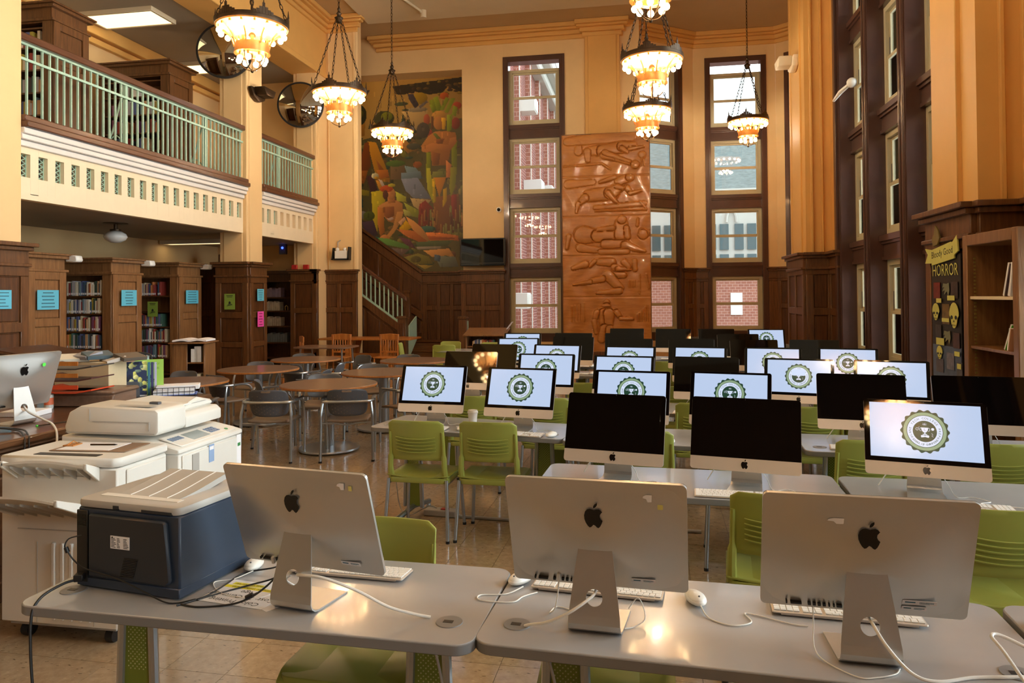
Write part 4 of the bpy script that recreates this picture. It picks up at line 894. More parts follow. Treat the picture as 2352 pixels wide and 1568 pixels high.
for i, (x, y, a, r) in enumerate(DK):
    k = cnt.get(r, 0); cnt[r] = k+1; side = ['left', 'middle', 'right'][k] if r not in (1, 7) else ['left', 'right'][k]
    nm = ['nearest row, under the computer backs', 'second row, under the big dark screens', 'third row of desks', 'fourth row of desks', 'fifth row of desks', 'sixth row of desks', 'seventh row of desks', 'farthest row of desks'][r]
    lab = 'grey desk, %s one in the %s' % (side, nm)
    if i == 0: dk0.location = (x, y, 0); dk0.rotation_euler.z = R(a); dk0['label'] = 'grey computer desk at lower left carrying the dark printer'; dk0['group'] = 'grey computer desks'
    else: dup(dk0, (x, y, 0), R(a), lab, 'grey computer desks')
CO = [  # x, y, yaw, lit, row
    (-1.075, 2.215, 171, 0, 0), (-.14, 2.205, 176.0, 0, 0), (.585, 2.135, 176.5, 0, 0),
    (-.152, 3.905, -11, 0, 1), (.5, 3.82, -12, 0, 1), (1.335, 3.82, -13.5, 1, 1),
    (-1.585, 5.40, -5.5, 1, 2), (-.885, 5.26, -10, 1, 2), (-.083, 5.135, -10, 1, 2), (.573, 5.095, -13, 1, 2), (1.387, 5.05, -9.5, 0, 2), (2.07, 4.99, -8.5, 0, 2),
    (-1.617, 6.76, -8, 0, 3), (-.865, 6.55, -7, 1, 3), (-.17, 6.39, -10, 1, 3), (.521, 6.31, -10, 0, 3), (1.235, 6.21, -14, 1, 3), (1.893, 6.09, -16, 1, 3),
    (-1.607, 7.83, -10, 0, 4), (-.91, 7.79, -10, 1, 4), (-.135, 7.56, -11, 1, 4), (.559, 7.54, -11, 1, 4), (1.248, 7.46, -11, 1, 4), (1.92, 7.41, -14, 1, 4),
    (-1.527, 8.97, 0, 1, 5), (-.87, 9.23, -8, 0, 5), (-.146, 8.88, -7, 0, 5), (.566, 8.91, -8, 0, 5), (1.26, 8.72, 0, 0, 5), (1.908, 8.71, -7, 0, 5),
    (-1.66, 10.13, 0, 1, 6), (-.95, 10.16, -5, 0, 6), (-.244, 10.15, 0, 0, 6), (1.237, 9.95, 0, 0, 6),
    (-.244, 11.52, -8, 0, 7), (.46, 11.41, -6, 0, 7), (1.1, 11.37, 0, 0, 7), (1.81, 11.3, 0, 1, 7)]
cl, cd = computer(True), computer(False); used = {0: False, 1: False}
kb0, kb1, ms0 = keyboard(True), keyboard(False), mouse(); kbu = [False, False]; msu = [False]
rown = ['nearest', 'second', 'third', 'fourth', 'fifth', 'sixth', 'seventh', 'farthest']
SPEC = {0: 'silver back of a desktop computer turned away, nearest row, beside the dark printer', 1: 'silver back of a desktop computer turned away, nearest row, in the middle', 2: 'silver back of a desktop computer turned away, nearest row, at right',
        3: 'large dark screen mirroring a ring of bulbs, behind the middle computer back', 4: 'large dark screen mirroring bulbs at its left half, second row', 5: 'largest lit screen with green emblem, second row at right',
        16: 'lit screen whose emblem is partly covered by a pale window, fourth row', 20: 'plain lit pale blue screen without visible emblem, fifth row behind the middle'}
cols_n = {}
for i, (x, y, a, lit, r) in enumerate(CO):
    k = cols_n.get(r, 0); cols_n[r] = k+1; z = .7285
    lab = SPEC.get(i) or '%s desktop computer, %s from left in the %s row of desks' % ('lit green-emblem' if lit else 'dark-screened', ORD[k], rown[r])
    src = cl if lit else cd
    if not used[lit]: used[lit] = True; src.location = (x, y, z); src.rotation_euler.z = R(a); src['label'] = lab; src['group'] = 'all-in-one computers on the desks'; o = src; KC[src.name] = kids(src)
    else: o = dup(src, (x, y, z), R(a), lab, 'all-in-one computers on the desks')
    ra = R(a); f = Vector((math.sin(ra), -math.cos(ra))); s = Vector((math.cos(ra), math.sin(ra)))
    if i == 16: obj('dialog_window', MB().prism(rpoly(.10, .052, .004, 3), 0, .0004, 'z', HM @ T(.0, -.0085, .068) @ RX(PI/2)), screenlike(mat('pale window', (196, 212, 240), .3, emit=.85, var=0)), o)
    if r == 0: continue
    # power cord behind, keyboard and mouse in front
    kp = Vector((x, y)) + f*.175 + s*random.uniform(-.04, .05); ka = ra + random.uniform(-.05, .05); mp = Vector((x, y)) + f*.17 + s*random.uniform(.27, .31)
    if i == 4: kp = Vector((.458, 3.685)); ka = R(-4); mp = Vector((.83, 3.62))
    if i == 5: kp = Vector((1.41, 3.62)); ka = R(-6); mp = Vector((1.74, 3.58))
    if i == 3: kp = None; mp = Vector((.06, 3.74))
    if kp is not None:
        l2 = 'white keyboard in front of the %s computer from left, %s row of desks' % (ORD[k], rown[r])
        sp = r == 1; src = kb0 if sp else kb1; q = 0 if sp else 1
        if not kbu[q]: kbu[q] = True; src.location = (kp.x, kp.y, z); src.rotation_euler.z = ka; src['label'] = l2; src['group'] = 'white keyboards'; KC[src.name] = kids(src)
        else: dup(src, (kp.x, kp.y, z), ka, l2, 'white keyboards')
    l3 = 'white mouse beside the keyboard of the %s computer from left, %s row' % (ORD[k], rown[r])
    if not msu[0]: msu[0] = True; ms0.location = (mp.x, mp.y, z); ms0.rotation_euler.z = ra + .2; ms0['label'] = l3; ms0['group'] = 'white mice'; KC[ms0.name] = kids(ms0); mo = ms0
    else: mo = dup(ms0, (mp.x, mp.y, z), ra + random.uniform(-.4, .4), l3, 'white mice')
    if r < 5:
        P = lambda u, v, w_: (x + s.x*u - f.x*v, y + s.y*u - f.y*v, z + w_)
        g = tag(obj('power_cable', MB().tube(spline([P(.0, .07, .07), P(-.06, .1, .11), P(-.14, .12, .09), P(-.2, .12, .004)], 5), .0032, 5), WHITE), 'white power cord behind the %s computer from left, %s row' % (ORD[k], rown[r]), 'cable', 'white power cords on the desks')
        mb = MB()
        pts = [P(.07, .03, .10), P(.1, .05, .05), P(.13, .02, .004), P(.2, .06+random.uniform(-.03, .03), .004), P(.26, -.02, .004), P(.22, -.07, .004), (mp.x, mp.y+.06, z+.005)]
        co = obj('cord', MB().tube(spline(pts, 6), .0019, 5), WHITE, mo); co.matrix_parent_inverse = (T(mp.x, mp.y, z) @ RZ(mo.rotation_euler.z)).inverted()
# nearest row: keyboards, mice and cords placed as they lie
KC[kb0.name] = kids(kb0); z = .7285
dup(kb0, (-1.03, 2.475, z), R(177), 'white keyboard behind the stand of the computer beside the printer', 'white keyboards')
dup(kb0, (-.155, 2.455, z), R(174.5), 'white keyboard behind the middle computer back, nearest row', 'white keyboards')
dup(kb0, (.6, 2.385, z), R(175.5), 'white keyboard behind the right computer back, nearest row', 'white keyboards')
for x, y, a, l in ((-.418, 2.475, 150, 'white mouse at the left corner of the middle near desk'), (.158, 2.405, 195, 'white mouse between the middle and right computer backs'), (-1.395, 2.46, 190, 'white mouse between printer and the first computer back'), (1.13, 2.36, 180, 'white mouse cut off by the right edge of the photo')):
    dup(ms0, (x, y, z), R(a), l, 'white mice')
def cord(l, pts, r=.0022, m=WHITE, grp=None, cat='cable', name='cable'): return tag(obj(name, MB().tube(spline(pts, 8), r, 8), m), l, cat, grp)
zz = z + .0025
cord('thick white power cord arching from the first computer stand to the desk grommet', [(-1.08, 2.19, .83), (-1.07, 2.145, .842), (-1.03, 2.11, .856), (-.96, 2.10, .855), (-.86, 2.11, .82), (-.77, 2.13, .77), (-.70, 2.15, .745), (-.645, 2.165, .731)], .0045)
cord('thick white power cord reaching from the middle computer stand down to the left grommet', [(-.14, 2.22, .87), (-.142, 2.15, .845), (-.17, 2.11, .83), (-.22, 2.095, .80), (-.28, 2.11, .765), (-.33, 2.14, .742), (-.352, 2.152, .731)], .0045)
cord('thick white power cord from the right computer stand across the desk', [(.57, 2.15, .875), (.585, 2.075, .845), (.61, 2.03, .80), (.66, 2.0, .75), (.72, 2.0, zz+.004), (.82, 2.04, zz+.002), (.93, 2.06, zz+.002), (1.05, 2.09, zz+.002)], .0045)
cord('thick white cord rising in a sharp bend at the lower right corner', [(.93, 2.03, .735), (.90, 2.07, .79), (.885, 2.1, .815), (.92, 2.11, .81), (1.02, 2.07, .77), (1.1, 2.02, .74)], .0045)
cord('thin white cord of the mouse at the left corner of the middle near desk', [(-.40, 2.42, zz+.008), (-.45, 2.37, zz), (-.53, 2.35, zz), (-.52, 2.31, zz), (-.42, 2.31, zz), (-.39, 2.36, zz), (-.35, 2.4, zz)])
cord('thin white cord hanging from a port of the middle computer back to the desk', [(-.26, 2.245, .845), (-.262, 2.23, .80), (-.27, 2.22, .76), (-.29, 2.25, zz), (-.27, 2.3, zz), (-.2, 2.26, zz), (-.17, 2.21, zz)])
cord('thin white cord looping at the right side of the middle computer stand', [(-.05, 2.25, .76), (-.02, 2.26, .79), (.0, 2.22, .75), (-.03, 2.2, zz), (-.06, 2.18, zz)], .0018)
cord('thin white mouse cord curling on the desk between the middle and right computers', [(.17, 2.35, zz+.01), (.19, 2.29, zz), (.25, 2.25, zz), (.31, 2.28, zz), (.30, 2.34, zz), (.34, 2.33, zz), (.42, 2.29, zz), (.47, 2.28, zz)])
cord('thin white cord dropping from a port of the right computer back', [(.465, 2.19, .845), (.462, 2.17, .79), (.455, 2.13, .74), (.47, 2.07, zz), (.53, 2.0, zz), (.58, 2.005, zz), (.63, 2.03, zz), (.65, 2.06, zz)], .0018)
cord('thin white mouse cord between printer and the first computer', [(-1.37, 2.41, zz+.008), (-1.41, 2.35, zz), (-1.46, 2.31, zz), (-1.38, 2.23, zz), (-1.27, 2.21, zz), (-1.22, 2.24, zz), (-1.2, 2.3, zz), (-1.15, 2.31, zz), (-1.16, 2.25, .78), (-1.14, 2.24, .8)], .0018)
for x, y, l in ((-1.199, 2.243, 'first'), (-.259, 2.247, 'middle'), (.466, 2.19, 'right')):
    tag(obj('cable_plug', MB().box(-.005, -.012, -.012, .005, .0, .012, T(x, y-.002, .852) @ RX(R(20))), WHITE, bevel=.001), 'small white cable plug in a port of the %s computer back' % l, 'plug')
tag(obj('cable_plug', MB().box(-.006, -.014, -.018, .006, .0, .018, T(-1.165, 2.235, .845) @ RX(R(20))), BLACK, bevel=.001), 'black cable plug in a port of the first computer back', 'plug')
cord('black cable with a ferrite bead from the first computer back to the printer', [(-1.165, 2.225, .83), (-1.18, 2.2, .80), (-1.22, 2.17, .765), (-1.27, 2.15, .742), (-1.33, 2.14, zz), (-1.4, 2.12, zz), (-1.46, 2.13, zz)], .0032, BLACK)
obj('ferrite_bead', MB().cyl((-1.232, 2.164, .762), (-1.252, 2.157, .753), .0085, n=10), BLACK, [c for c in bpy.data.objects if c.get('label', '').startswith('black cable with a ferrite')][0])
cord('black cable lying from the printer side towards the first computer', [(-1.47, 2.12, zz), (-1.42, 2.2, zz), (-1.41, 2.3, zz), (-1.4, 2.4, zz+.002), (-1.3, 2.42, .75), (-1.24, 2.35, .79)], .003, BLACK)
cord('second black cable curving past the mouse beside the printer', [(-1.43, 2.17, zz), (-1.38, 2.24, zz), (-1.32, 2.3, zz+.004), (-1.25, 2.33, .75), (-1.21, 2.3, .79)], .003, BLACK)
def sticker(par_label, x, zq, w_, h_, m, name='sticker', lines=0, y=.0435, poly=None):
    o = [c for c in bpy.data.objects if c.get('label') == par_label][0]
    dome = lambda x, z: .0052+.040*max(0, 1-((abs(x)/HW)**5+(abs(z)/HH)**5)**.4)**1.5
    yy = max(dome(x-w_/2, zq), dome(x+w_/2, zq), dome(x, zq+h_/2), dome(x, zq-h_/2), dome(x, zq)); MM = HM @ T(x, yy+.0002, zq) @ RX(-math.atan2(dome(x, zq-.01)-dome(x, zq+.01), .02)*-1) @ RX(PI/2) @ RX(PI) @ RZ(PI)
    mb = MB(); mb.prism(poly or rpoly(w_, h_, min(w_, h_)*.15, 3), 0, .0006, 'z', MM); s_ = obj(name, mb, m, o, smooth=0)
    if lines:
        mb = MB(); mb.box(-w_*.42, -h_*.12, .0006, -w_*.12, h_*.15, .0009, MM)
        for k in range(14): mb.box(w_*(.0+k*.03), -h_*.1, .0006, w_*(.016+k*.03), h_*.2, .0009, MM)
        mb.box(w_*0, -h_*.25, .0006, w_*.3, -h_*.2, .0009, MM); obj('print', mb, INKT, s_, smooth=0)
L0, L1, L2 = SPEC[0], SPEC[1], SPEC[2]
sticker(L0, -.155, -.14, .07, .018, PAPER, lines=1); sticker(L1, -.135, -.142, .07, .018, PAPER, lines=1); sticker(L2, -.14, -.125, .085, .018, PAPER, lines=1); sticker(L2, -.13, -.15, .062, .016, PAPER, lines=1)
sticker(L0, -.205, .135, .012, .016, mat('pale yellow dot', (232, 222, 130), .6)); sticker(L1, -.19, .115, .015, .015, MC['pale yellow dot'])
rag = [(-.012,.006),(-.004,.010),(.012,.010),(.011,-.01),(.0,-.011),(-.004,-.002),(-.014,.0)]
sticker(L0, -.175, .142, .02, .02, PAPER, 'sticker_remnant', poly=rag); sticker(L1, -.155, .142, .02, .02, PAPER, 'sticker_remnant', poly=rag); sticker(L2, .08, .12, .02, .02, PAPER, 'sticker_remnant', poly=[(x*1.6, y*.7) for x, y in rag])
# ================================================================ chairs
def green_chair():
    t = thing('stacking_chair', '', 'chair')               # sitter looks along +y
    def seat(u, v):
        x = (u-.5)*.45; y = -.20 + v*.42; z = .445 - .018*math.cos((u-.5)*PI)*1 - .03*max(0, (v-.85)/.15)**2 + .012*max(0, (.12-v)/.12)
        return (x, y, z)
    mb = MB(); mb.slab(seat, 14, 12, (0, 0, -.012)); mb.prism(rpoly(.45, .42, .05, 4, 0, .01), .395, .432, 'z'); obj('seat', mb, GREEN, t, bevel=.004, seg=2, smooth=45)
    def back(u, v):
        s = v; w = .205 - .012*max(0, (s-.93)/.07)**2*3 ; x = (u-.5)*2*w; z = .555 + s*.285; y = -.205 - .05*s + .028*(x/.2)**2
        return (x, y, z)
    mb = MB(); mb.slab(back, 16, 12, (0, .011, 0)); obj('backrest', mb, GREEN, t, bevel=.003, smooth=50)
    for s in (-1, 1):
        mb = MB().tube(spline([(s*.2, -.165, .42), (s*.2, -.19, .50), (s*.197, -.192, .60), (s*.193, -.212, .76)], 5), [.022]*5+[.02]*5+[.012]*6, 8); obj('upright', mb, GREEN, t)
    for k in range(5):
        z = .615 + k*.024; vs = [(x*.145, -.2165 - .05*(z-.555)/.285 + .028*(x*.145/.2)**2 - .002, z + .012*(x*x)) for x in [i/6-1 for i in range(13)]]
        obj('rib', MB().tube(vs, .0042, 5), GREEN, t)
    for sx in (-1, 1):
        for a, b in (((sx*.215, -.19, .42), (sx*.235, -.235, 0)), ((sx*.2, .17, .42), (sx*.225, .2, 0))):
            l = obj('leg', MB().tube([a, b], .0125, 10), SILVER2, t); bb = Vector(b); obj('glide', MB().cyl(bb+Vector((0, 0, 0)), bb+Vector((0, 0, .018)), .0145, n=10), BLACK, l)
    obj('seat_rail', MB().tube([(-.215, -.17, .39), (-.2, .17, .39), (.2, .17, .39), (.215, -.17, .39)], .011, 6), SILVER2, t)
    return t
gc = green_chair(); first = True
GC = [(-1.56, 5.16, -3, 'green plastic chair at the left of the pair before the third row, back to us'), (-1.05, 5.17, -2, 'green plastic chair at the right of the pair before the third row, back to us'),
      (.6, 3.56, -6, 'green chair with its back to us between the middle and right computer backs'), (1.44, 3.46, 2, 'green chair with its back to us behind the right computer back'),
      (-1.0, 2.52, 178, 'green chair facing us, seat under the desk below the first computer back'), (-.13, 2.50, 181, 'green chair facing us, seat under the desk below the middle computer back'), (.62, 2.50, 176, 'green chair facing us, tucked behind the right computer back'),
      (-.0, 4.98, -4, 'green chair behind the large dark screen with the ring of bulbs'), (.62, 4.9, -3, 'green chair seen below the second large dark screen, third row'), (1.32, 4.86, 3, 'green chair behind the largest lit screen, to its left'), (2.02, 4.84, 0, 'green chair behind the largest lit screen, at the right edge of the photo'),
      (-1.47, 6.44, 2, 'green chair behind the white paper cup, fourth row'), (-.80, 6.40, -3, 'green chair right of the second lit screen of the third row'), (.46, 6.24, 0, 'green chair in the gap between middle screens of the third row'), (1.3, 6.15, 0, 'green chair below the lit screen with the pale window, fourth row'), (1.98, 6.0, 4, 'green chair behind the right-hand dark screen of the third row'),
      (-1.3, 7.6, 0, 'green chair at the left end of the fifth row'), (-.55, 7.5, 4, 'green chair glimpsed at the fifth row left of the middle'), (.27, 7.3, 2, 'green chair glimpsed at the middle of the fifth row'), (1.25, 7.2, 0, 'green chair glimpsed at the fifth row right of the middle'),
      (.22, 8.66, 0, 'green chair glimpsed at the middle of the sixth row'), (1.0, 8.55, 0, 'green chair glimpsed in the sixth row right of the middle'), (.2, 9.9, 0, 'green chair glimpsed at the middle of the seventh row'),
      (-4.22, 13.1, -80, 'yellow green chair seen from the side, left of the group by the stairs'), (-3.52, 12.84, 10, 'green chair with its back to us by the stairs'), (-3.62, 13.35, 176, 'green chair by the stairs at the far side of the grey table'), (-2.75, 13.1, 180, 'green chair partly hidden beside the low bookcase')]
for x, y, a, l in GC:
    if first: gc.location = (x, y, 0); gc.rotation_euler.z = R(a); gc['label'] = l; gc['group'] = 'green plastic chairs'; first = False; KC[gc.name] = kids(gc)
    else: dup(gc, (x, y, 0), R(a), l, 'green plastic chairs')
def grey_chair():
    t = thing('arm_chair', '', 'chair')
    def back(u, v):
        s = v; e = abs(u-.5)*2; w = .215*(1-.10*(2*s-1)**4 - .06*(1-s)); x = (u-.5)*2*w; z = .50 + .30*s - .012*e**4*(1 if s > .5 else -1)*0
        z = .65 + (s-.5)*.31*(1-.16*e**5); y = -.20 - .07*(s-.3) + .075*(x/.215)**2
        return (x, y, z)
    obj('backrest', MB().slab(back, 18, 12, (0, .008, 0)), GREYC, t, smooth=60, bevel=.002)
    mb = MB()
    for i in range(11):
        for j in range(11):
            if (i+j) % 2: continue
            u, v = .12+.076*i, .10+.066*j
            if (i in (4, 5, 6) and j > 8): continue
            p = Vector(back(u, v)); mb.box(-.0035, -.0012, -.0035, .0035, 0, .0035, T(p.x, p.y-.0004, p.z))
    obj('perforation', mb, TAUPE, t, smooth=0, fix=False)['kind'] = 'stuff'
    p = Vector(back(.5, .93)); obj('hand_slot', MB().prism(rpoly(.1, .022, .01, 3, 0, p.z), p.y-.0015, p.y+.0095, 'y'), TAUPE, t, smooth=0)
    def seat(u, v):
        w = .225*(1-.08*(1-v)); return ((u-.5)*2*w, -.2+v*.43, .455+.012*math.cos((u-.5)*PI*2)*-.5 - .03*max(0, v-.8)**2*20 + .02*max(0, .2-v))
    obj('seat', MB().slab(seat, 12, 10, (0, 0, -.03)), TAUPE, t, smooth=50, bevel=.006)
    hoop = [(.255, .20, 0), (.262, .19, .42), (.262, .15, .60), (.262, .06, .665), (.262, -.10, .67), (.25, -.20, .67), (.20, -.245, .67), (0, -.26, .67)]
    pts = spline(hoop, 6); full = pts + [Vector((-p.x, p.y, p.z)) for p in reversed(pts[:-1])]
    obj('arm_hoop', MB().tube(full, .0155, 8), SILVER2, t)
    for s in (-1, 1):
        l = obj('leg', MB().tube(spline([(s*.245, -.20, .665), (s*.262, -.232, .52), (s*.262, -.235, .42), (s*.268, -.27, 0)], 4), .0155, 8), SILVER2, t)
        obj('glide', MB().cyl((s*.268, -.27, 0), (s*.268, -.27, .02), .018, n=10), BLACK, l)
        obj('arm_pad', MB().slab(lambda u, v, s=s: (s*.262+(u-.5)*.045, -.12+v*.27, .683+.004*math.cos((u-.5)*PI)), 4, 4, (0, 0, -.008)), GREYC, t)
    obj('seat_rail', MB().tube(spline([(-.262, -.235, .43), (-.12, -.23, .425), (0, -.22, .405), (.12, -.23, .425), (.262, -.235, .43)], 5), .009, 6).tube([(-.26, .19, .42), (.26, .19, .42)], .01, 6), SILVER2, t)
    for c in kids(t):
        if c.name.startswith(('backrest', 'perforation', 'hand_slot', 'arm', 'seat', 'leg')): c.scale.z = .93
    return t
ac = grey_chair(); first = True
AC = [(-3.88, 7.26, 8, 'grey perforated armchair with its back to us, beside the copier'), (-3.1, 7.42, 17, 'grey perforated armchair with its back to us, before the nearest round table'),
      (-5.2, 8.55, -22, 'grey armchair turned half away left of the nearest round table'), (-5.6, 9.95, 188, 'grey armchair facing us behind the left round table'), (-4.25, 8.0, -60, 'grey armchair seen sideways left of the nearest table'),
      (-3.85, 8.42, 200, 'grey armchair facing us behind the nearest round table'), (-5.65, 11.45, 184, 'grey armchair facing us behind the far left round table'), (-4.5, 10.0, 100, 'dark armchair between the left and far left tables'),
      (-4.6, 11.25, 150, 'grey armchair at the right of the far left table'), (-3.72, 9.72, 190, 'grey armchair facing us behind the right round table'), (-3.05, 9.78, 160, 'dark armchair behind the right round table, half hidden'),
      (-3.8, 11.4, 178, 'grey armchair facing us behind the far right round table'), (-2.75, 8.35, 60, 'grey armchair sideways, right of the right round table'), (-5.95, 8.55, 175, 'grey armchair of which only the back rim shows, left of all tables'),
      (-4.72, 7.0, 20, 'grey armchair whose arm shows beside the service desk end'), (-4.35, 9.2, 100, 'grey armchair at the right side of the left round table'),
      (-2.8, 10.55, 160, 'grey armchair just left of the first dark screen of the fourth row'), (-4.95, 10.05, -20, 'grey armchair between the two left round tables')]
for x, y, a, l in AC:
    if first: ac.location = (x, y, 0); ac.rotation_euler.z = R(a); ac['label'] = l; ac['group'] = 'grey armchairs round the tables'; first = False; KC[ac.name] = kids(ac)
    else: dup(ac, (x, y, 0), R(a), l, 'grey armchairs round the tables')
def round_table():
    t = thing('round_table', '', 'table')
    obj('tabletop', MB().lathe([(0, .712), (.525, .712), (.53, .72), (.53, .736), (.526, .741), (0, .741)], 48), BROWNT, t); obj('wood_edge', MB().lathe([(.528, .716), (.533, .718), (.533, .735), (.528, .737), (.528, .716)], 48), ORWOOD, t)
    obj('column', MB().lathe([(.055, .03), (.055, .69), (.16, .70), (.16, .712)], 20), SILVER2, t); obj('base', MB().lathe([(.33, .01), (.335, .02), (.33, .035), (.2, .048), (.055, .055)], 36), SILVER2, t)
    for k in range(4): obj('glide', MB().cyl((.29*math.cos(k*PI/2), .29*math.sin(k*PI/2), 0), (.29*math.cos(k*PI/2), .29*math.sin(k*PI/2), .015), .02, n=10), BLACK, t)
    return t
rt = round_table(); first = True
for x, y, l in ((-3.46, 7.72, 'nearest round brown table on a silver pedestal'), (-5.15, 9.22, 'round brown table second from the left, behind the service desk'), (-5.2, 10.75, 'farthest left round brown table'),
                (-3.3, 9.02, 'round brown table just left of the third row screens'), (-3.4, 10.7, 'far round brown table left of the dark screens'), (-5.3, 7.72, 'round brown table at left, half hidden by the service desk')):
    if first: rt.location = (x, y, 0); rt['label'] = l; rt['group'] = 'round brown tables'; first = False; KC[rt.name] = kids(rt)
    else: dup(rt, (x, y, 0), 0, l, 'round brown tables')
def wood_chair():
    t = thing('wooden_chair', '', 'chair'); mb = MB()
    obj('seat', MB().prism(rpoly(.44, .42, .05, 4), .43, .455, 'z'), ORWOOD, t, bevel=.006)
    for s in (-1, 1):
        obj('leg', MB().tube([(s*.19, -.2, .45), (s*.205, -.24, 0)], .02, 8), ORWOOD, t); obj('leg', MB().tube([(s*.18, .18, .44), (s*.2, .2, 0)], .02, 8), ORWOOD, t)
        obj('post', MB().box(s*.19-.018, -.20, .45, s*.19+.018, -.17, .9, T(0, 0, 0) @ RX(0)), ORWOOD, t, bevel=.005)
    obj('top_rail', MB().prism([(-.215, .80), (-.22, .91), (0, .925), (.22, .91), (.215, .80)], -.205, -.175, 'y'), ORWOOD, t, bevel=.006); obj('lower_rail', MB().box(-.18, -.2, .52, .18, -.18, .56), ORWOOD, t, bevel=.004)
    for i in range(6): x = -.14 + i*.056; obj('slat', MB().box(x-.011, -.197, .55, x+.011, -.183, .81), ORWOOD, t, bevel=.003)
    return t
wc = wood_chair(); wc.location = (-5.26, 14.55, 0); wc.rotation_euler.z = R(178); wc['label'] = 'orange wooden slat-back chair left of the stair newel'; wc['group'] = 'wooden slat-back chairs'; KC[wc.name] = kids(wc)
dup(wc, (-6.28, 14.5, 0), R(185), 'orange wooden chair behind the dark edged reading table', 'wooden slat-back chairs'); dup(wc, (-6.95, 13.75, 0), R(125), 'orange wooden chair tilted at the left end of the reading table', 'wooden slat-back chairs')
t = thing('reading_table', 'brown rectangular reading table on silver legs before the wooden chairs', 'table', (-6.1, 13.5, 0))
obj('tabletop', MB().prism(rpoly(1.15, .8, .2, 5), .715, .742, 'z'), BROWNT, t, bevel=.004)
for s in (-1, 1):
    for q in (-1, 1): obj('leg', MB().tube([(s*.42, q*.25, .715), (s*.46, q*.3, 0)], .018, 8), SILVER2, t)
t = thing('wooden_table', 'long light wooden table with slanted trestle legs by the stair side', 'table', (-6.2, 16.1, 0))
obj('tabletop', MB().box(-1.1, -.42, .72, 1.1, .42, .76), ORWOOD, t, bevel=.006)
for s in (-1, 1): obj('leg', MB().prism([(s*.45-.12, 0), (s*.45+.0, 0), (s*.45+.14, .72), (s*.45+.02, .72)], -.3, -.22, 'y').prism([(s*.45-.12, 0), (s*.45+.0, 0), (s*.45+.14, .72), (s*.45+.02, .72)], .22, .3, 'y'), ORWOOD, t, bevel=.006)
obj('stretcher', MB().box(-.5, -.03, .3, .5, .03, .4), ORWOOD, t)
t = thing('side_desk', 'grey topped table between the green chairs by the stairs', 'table', (-3.05, 12.9, 0)); obj('tabletop', MB().prism(rpoly(1.2, .6, .06, 4), .70, .73, 'z'), GREYT, t, bevel=.003)
for s in (-1, 1): obj('leg', MB().tube([(s*.5, 0, .7), (s*.5, 0, .05)], .03, 8).box(s*.5-.03, -.25, 0, s*.5+.03, .25, .05), SILVER2, t)
t = thing('paper_cup', 'white lidded paper cup standing between the two lit screens', 'cup', (-1.268, 5.40, .7285))
obj('cup', MB().lathe([(.027, 0), (.037, .095), (.038, .1)], 24), WHITE, t); obj('lid', MB().lathe([(.041, .096), (.041, .105), (.036, .109), (.035, .118), (.03, .119), (0, .116)], 24), WHITE, t)
t = thing('power_strip', 'grey power strip with red switch lying on the floor under the chair pair', 'power strip', (-1.56, 5.55, 0), R(-6)); obj('case', MB().box(-.13, -.05, 0, .13, .05, .045), COPYD, t, bevel=.006); obj('switch', MB().box(.0, -.02, .045, .06, .02, .053), RED, t, bevel=.002)
tag(obj('floor_conduit', MB().tube([(-1.4, 5.5, .012), (-.4, 5.42, .012), (.4, 5.4, .012)], .012, 6), COPYD), 'grey cable conduit along the floor below the third row', 'conduit')
cord('grey cord looping on the floor to the power strip', [(-1.95, 5.6, .3), (-1.9, 5.55, .06), (-1.8, 5.5, .006), (-1.68, 5.6, .05), (-1.6, 5.56, .05)], .004, COPYD)
for x, y in ((-.655, 2.18), (-.29, 2.13)): cord('grey cord hanging below the %s grommet of the near desks' % ('left' if x < -.5 else 'right'), [(x, y, .69), (x+.04, y+.01, .5), (x+.045, y+.02, .2), (x+.02, y+.05, .01)], .0045, COPYD)
# ================================================================ copier
CX0, CX1, CY0 = -3.2, -2.54, 3.2
t = thing('copier', 'large white multifunction copier with finisher standing beside the service desk', 'copier')
f = obj('finisher', MB().box(CX0, CY0, .09, CX1, 3.58, .875), COPY, t, bevel=.008)
obj('finisher_lid', MB().prism([(CX0, CY0-.01), (CX1-.02, CY0-.01), (CX1+.01, CY0+.03), (CX1+.01, 3.58), (CX0, 3.58)], .88, .925, 'z'), COPY, f, bevel=.01)
obj('paper_slot', MB().box(CX0+.16, CY0+.03, .924, CX1-.14, CY0+.075, .9275), BLACK, f)
obj('side_door', MB().box(CX1, 3.26, .2, CX1+.012, 3.56, .86), COPY, f, bevel=.006)
mb = MB()
for z in (.83, .56): mb.box(CX0+.1, CY0-.003, z, CX1-.12, CY0+.001, z+.004)
mb.box(CX0+.21, CY0-.002, .1, CX0+.213, CY0+.001, .5); mb.box(CX1-.13, CY0-.002, .1, CX1-.127, CY0+.001, .25); mb.cyl((CX0+.36, CY0-.004, .2), (CX0+.36, CY0+.001, .2), .007, n=10); obj('panel_gap', mb, COPYD, f, smooth=0)
for k in range(5): obj('rib', MB().box(CX0+.3+k*.05, CY0-.012, .12, CX0+.318+k*.05, CY0+.002, .5), COPY, f, bevel=.003)
def tray(z, dx, rise, name):
    mb = MB(); th = .02
    def top(u, v): x = CX0+.09+u*.46; y = CY0 - v*dx; return (x, y, z + rise*v + .02*math.sin(u*PI)*v)
    mb.slab(top, 10, 6, (0, 0, -.012)); o = obj(name, mb, COPY, t, smooth=50)
    for k in range(6): x = CX0+.13+k*.075; obj('rib', MB().prism([(CY0, z-.012), (CY0-dx*.95, z+rise*.95-.012), (CY0-dx*.95, z+rise*.95-.022), (CY0, z-.055)], x, x+.006, 'x'), COPYD, o, smooth=0)
    for x in (CX0+.08, CX0+.545): obj('tray_side', MB().prism([(CY0, z+.01), (CY0-dx, z+rise+.012), (CY0-dx, z+rise-.02), (CY0, z-.06)], x, x+.02, 'x'), COPY, o, bevel=.003)
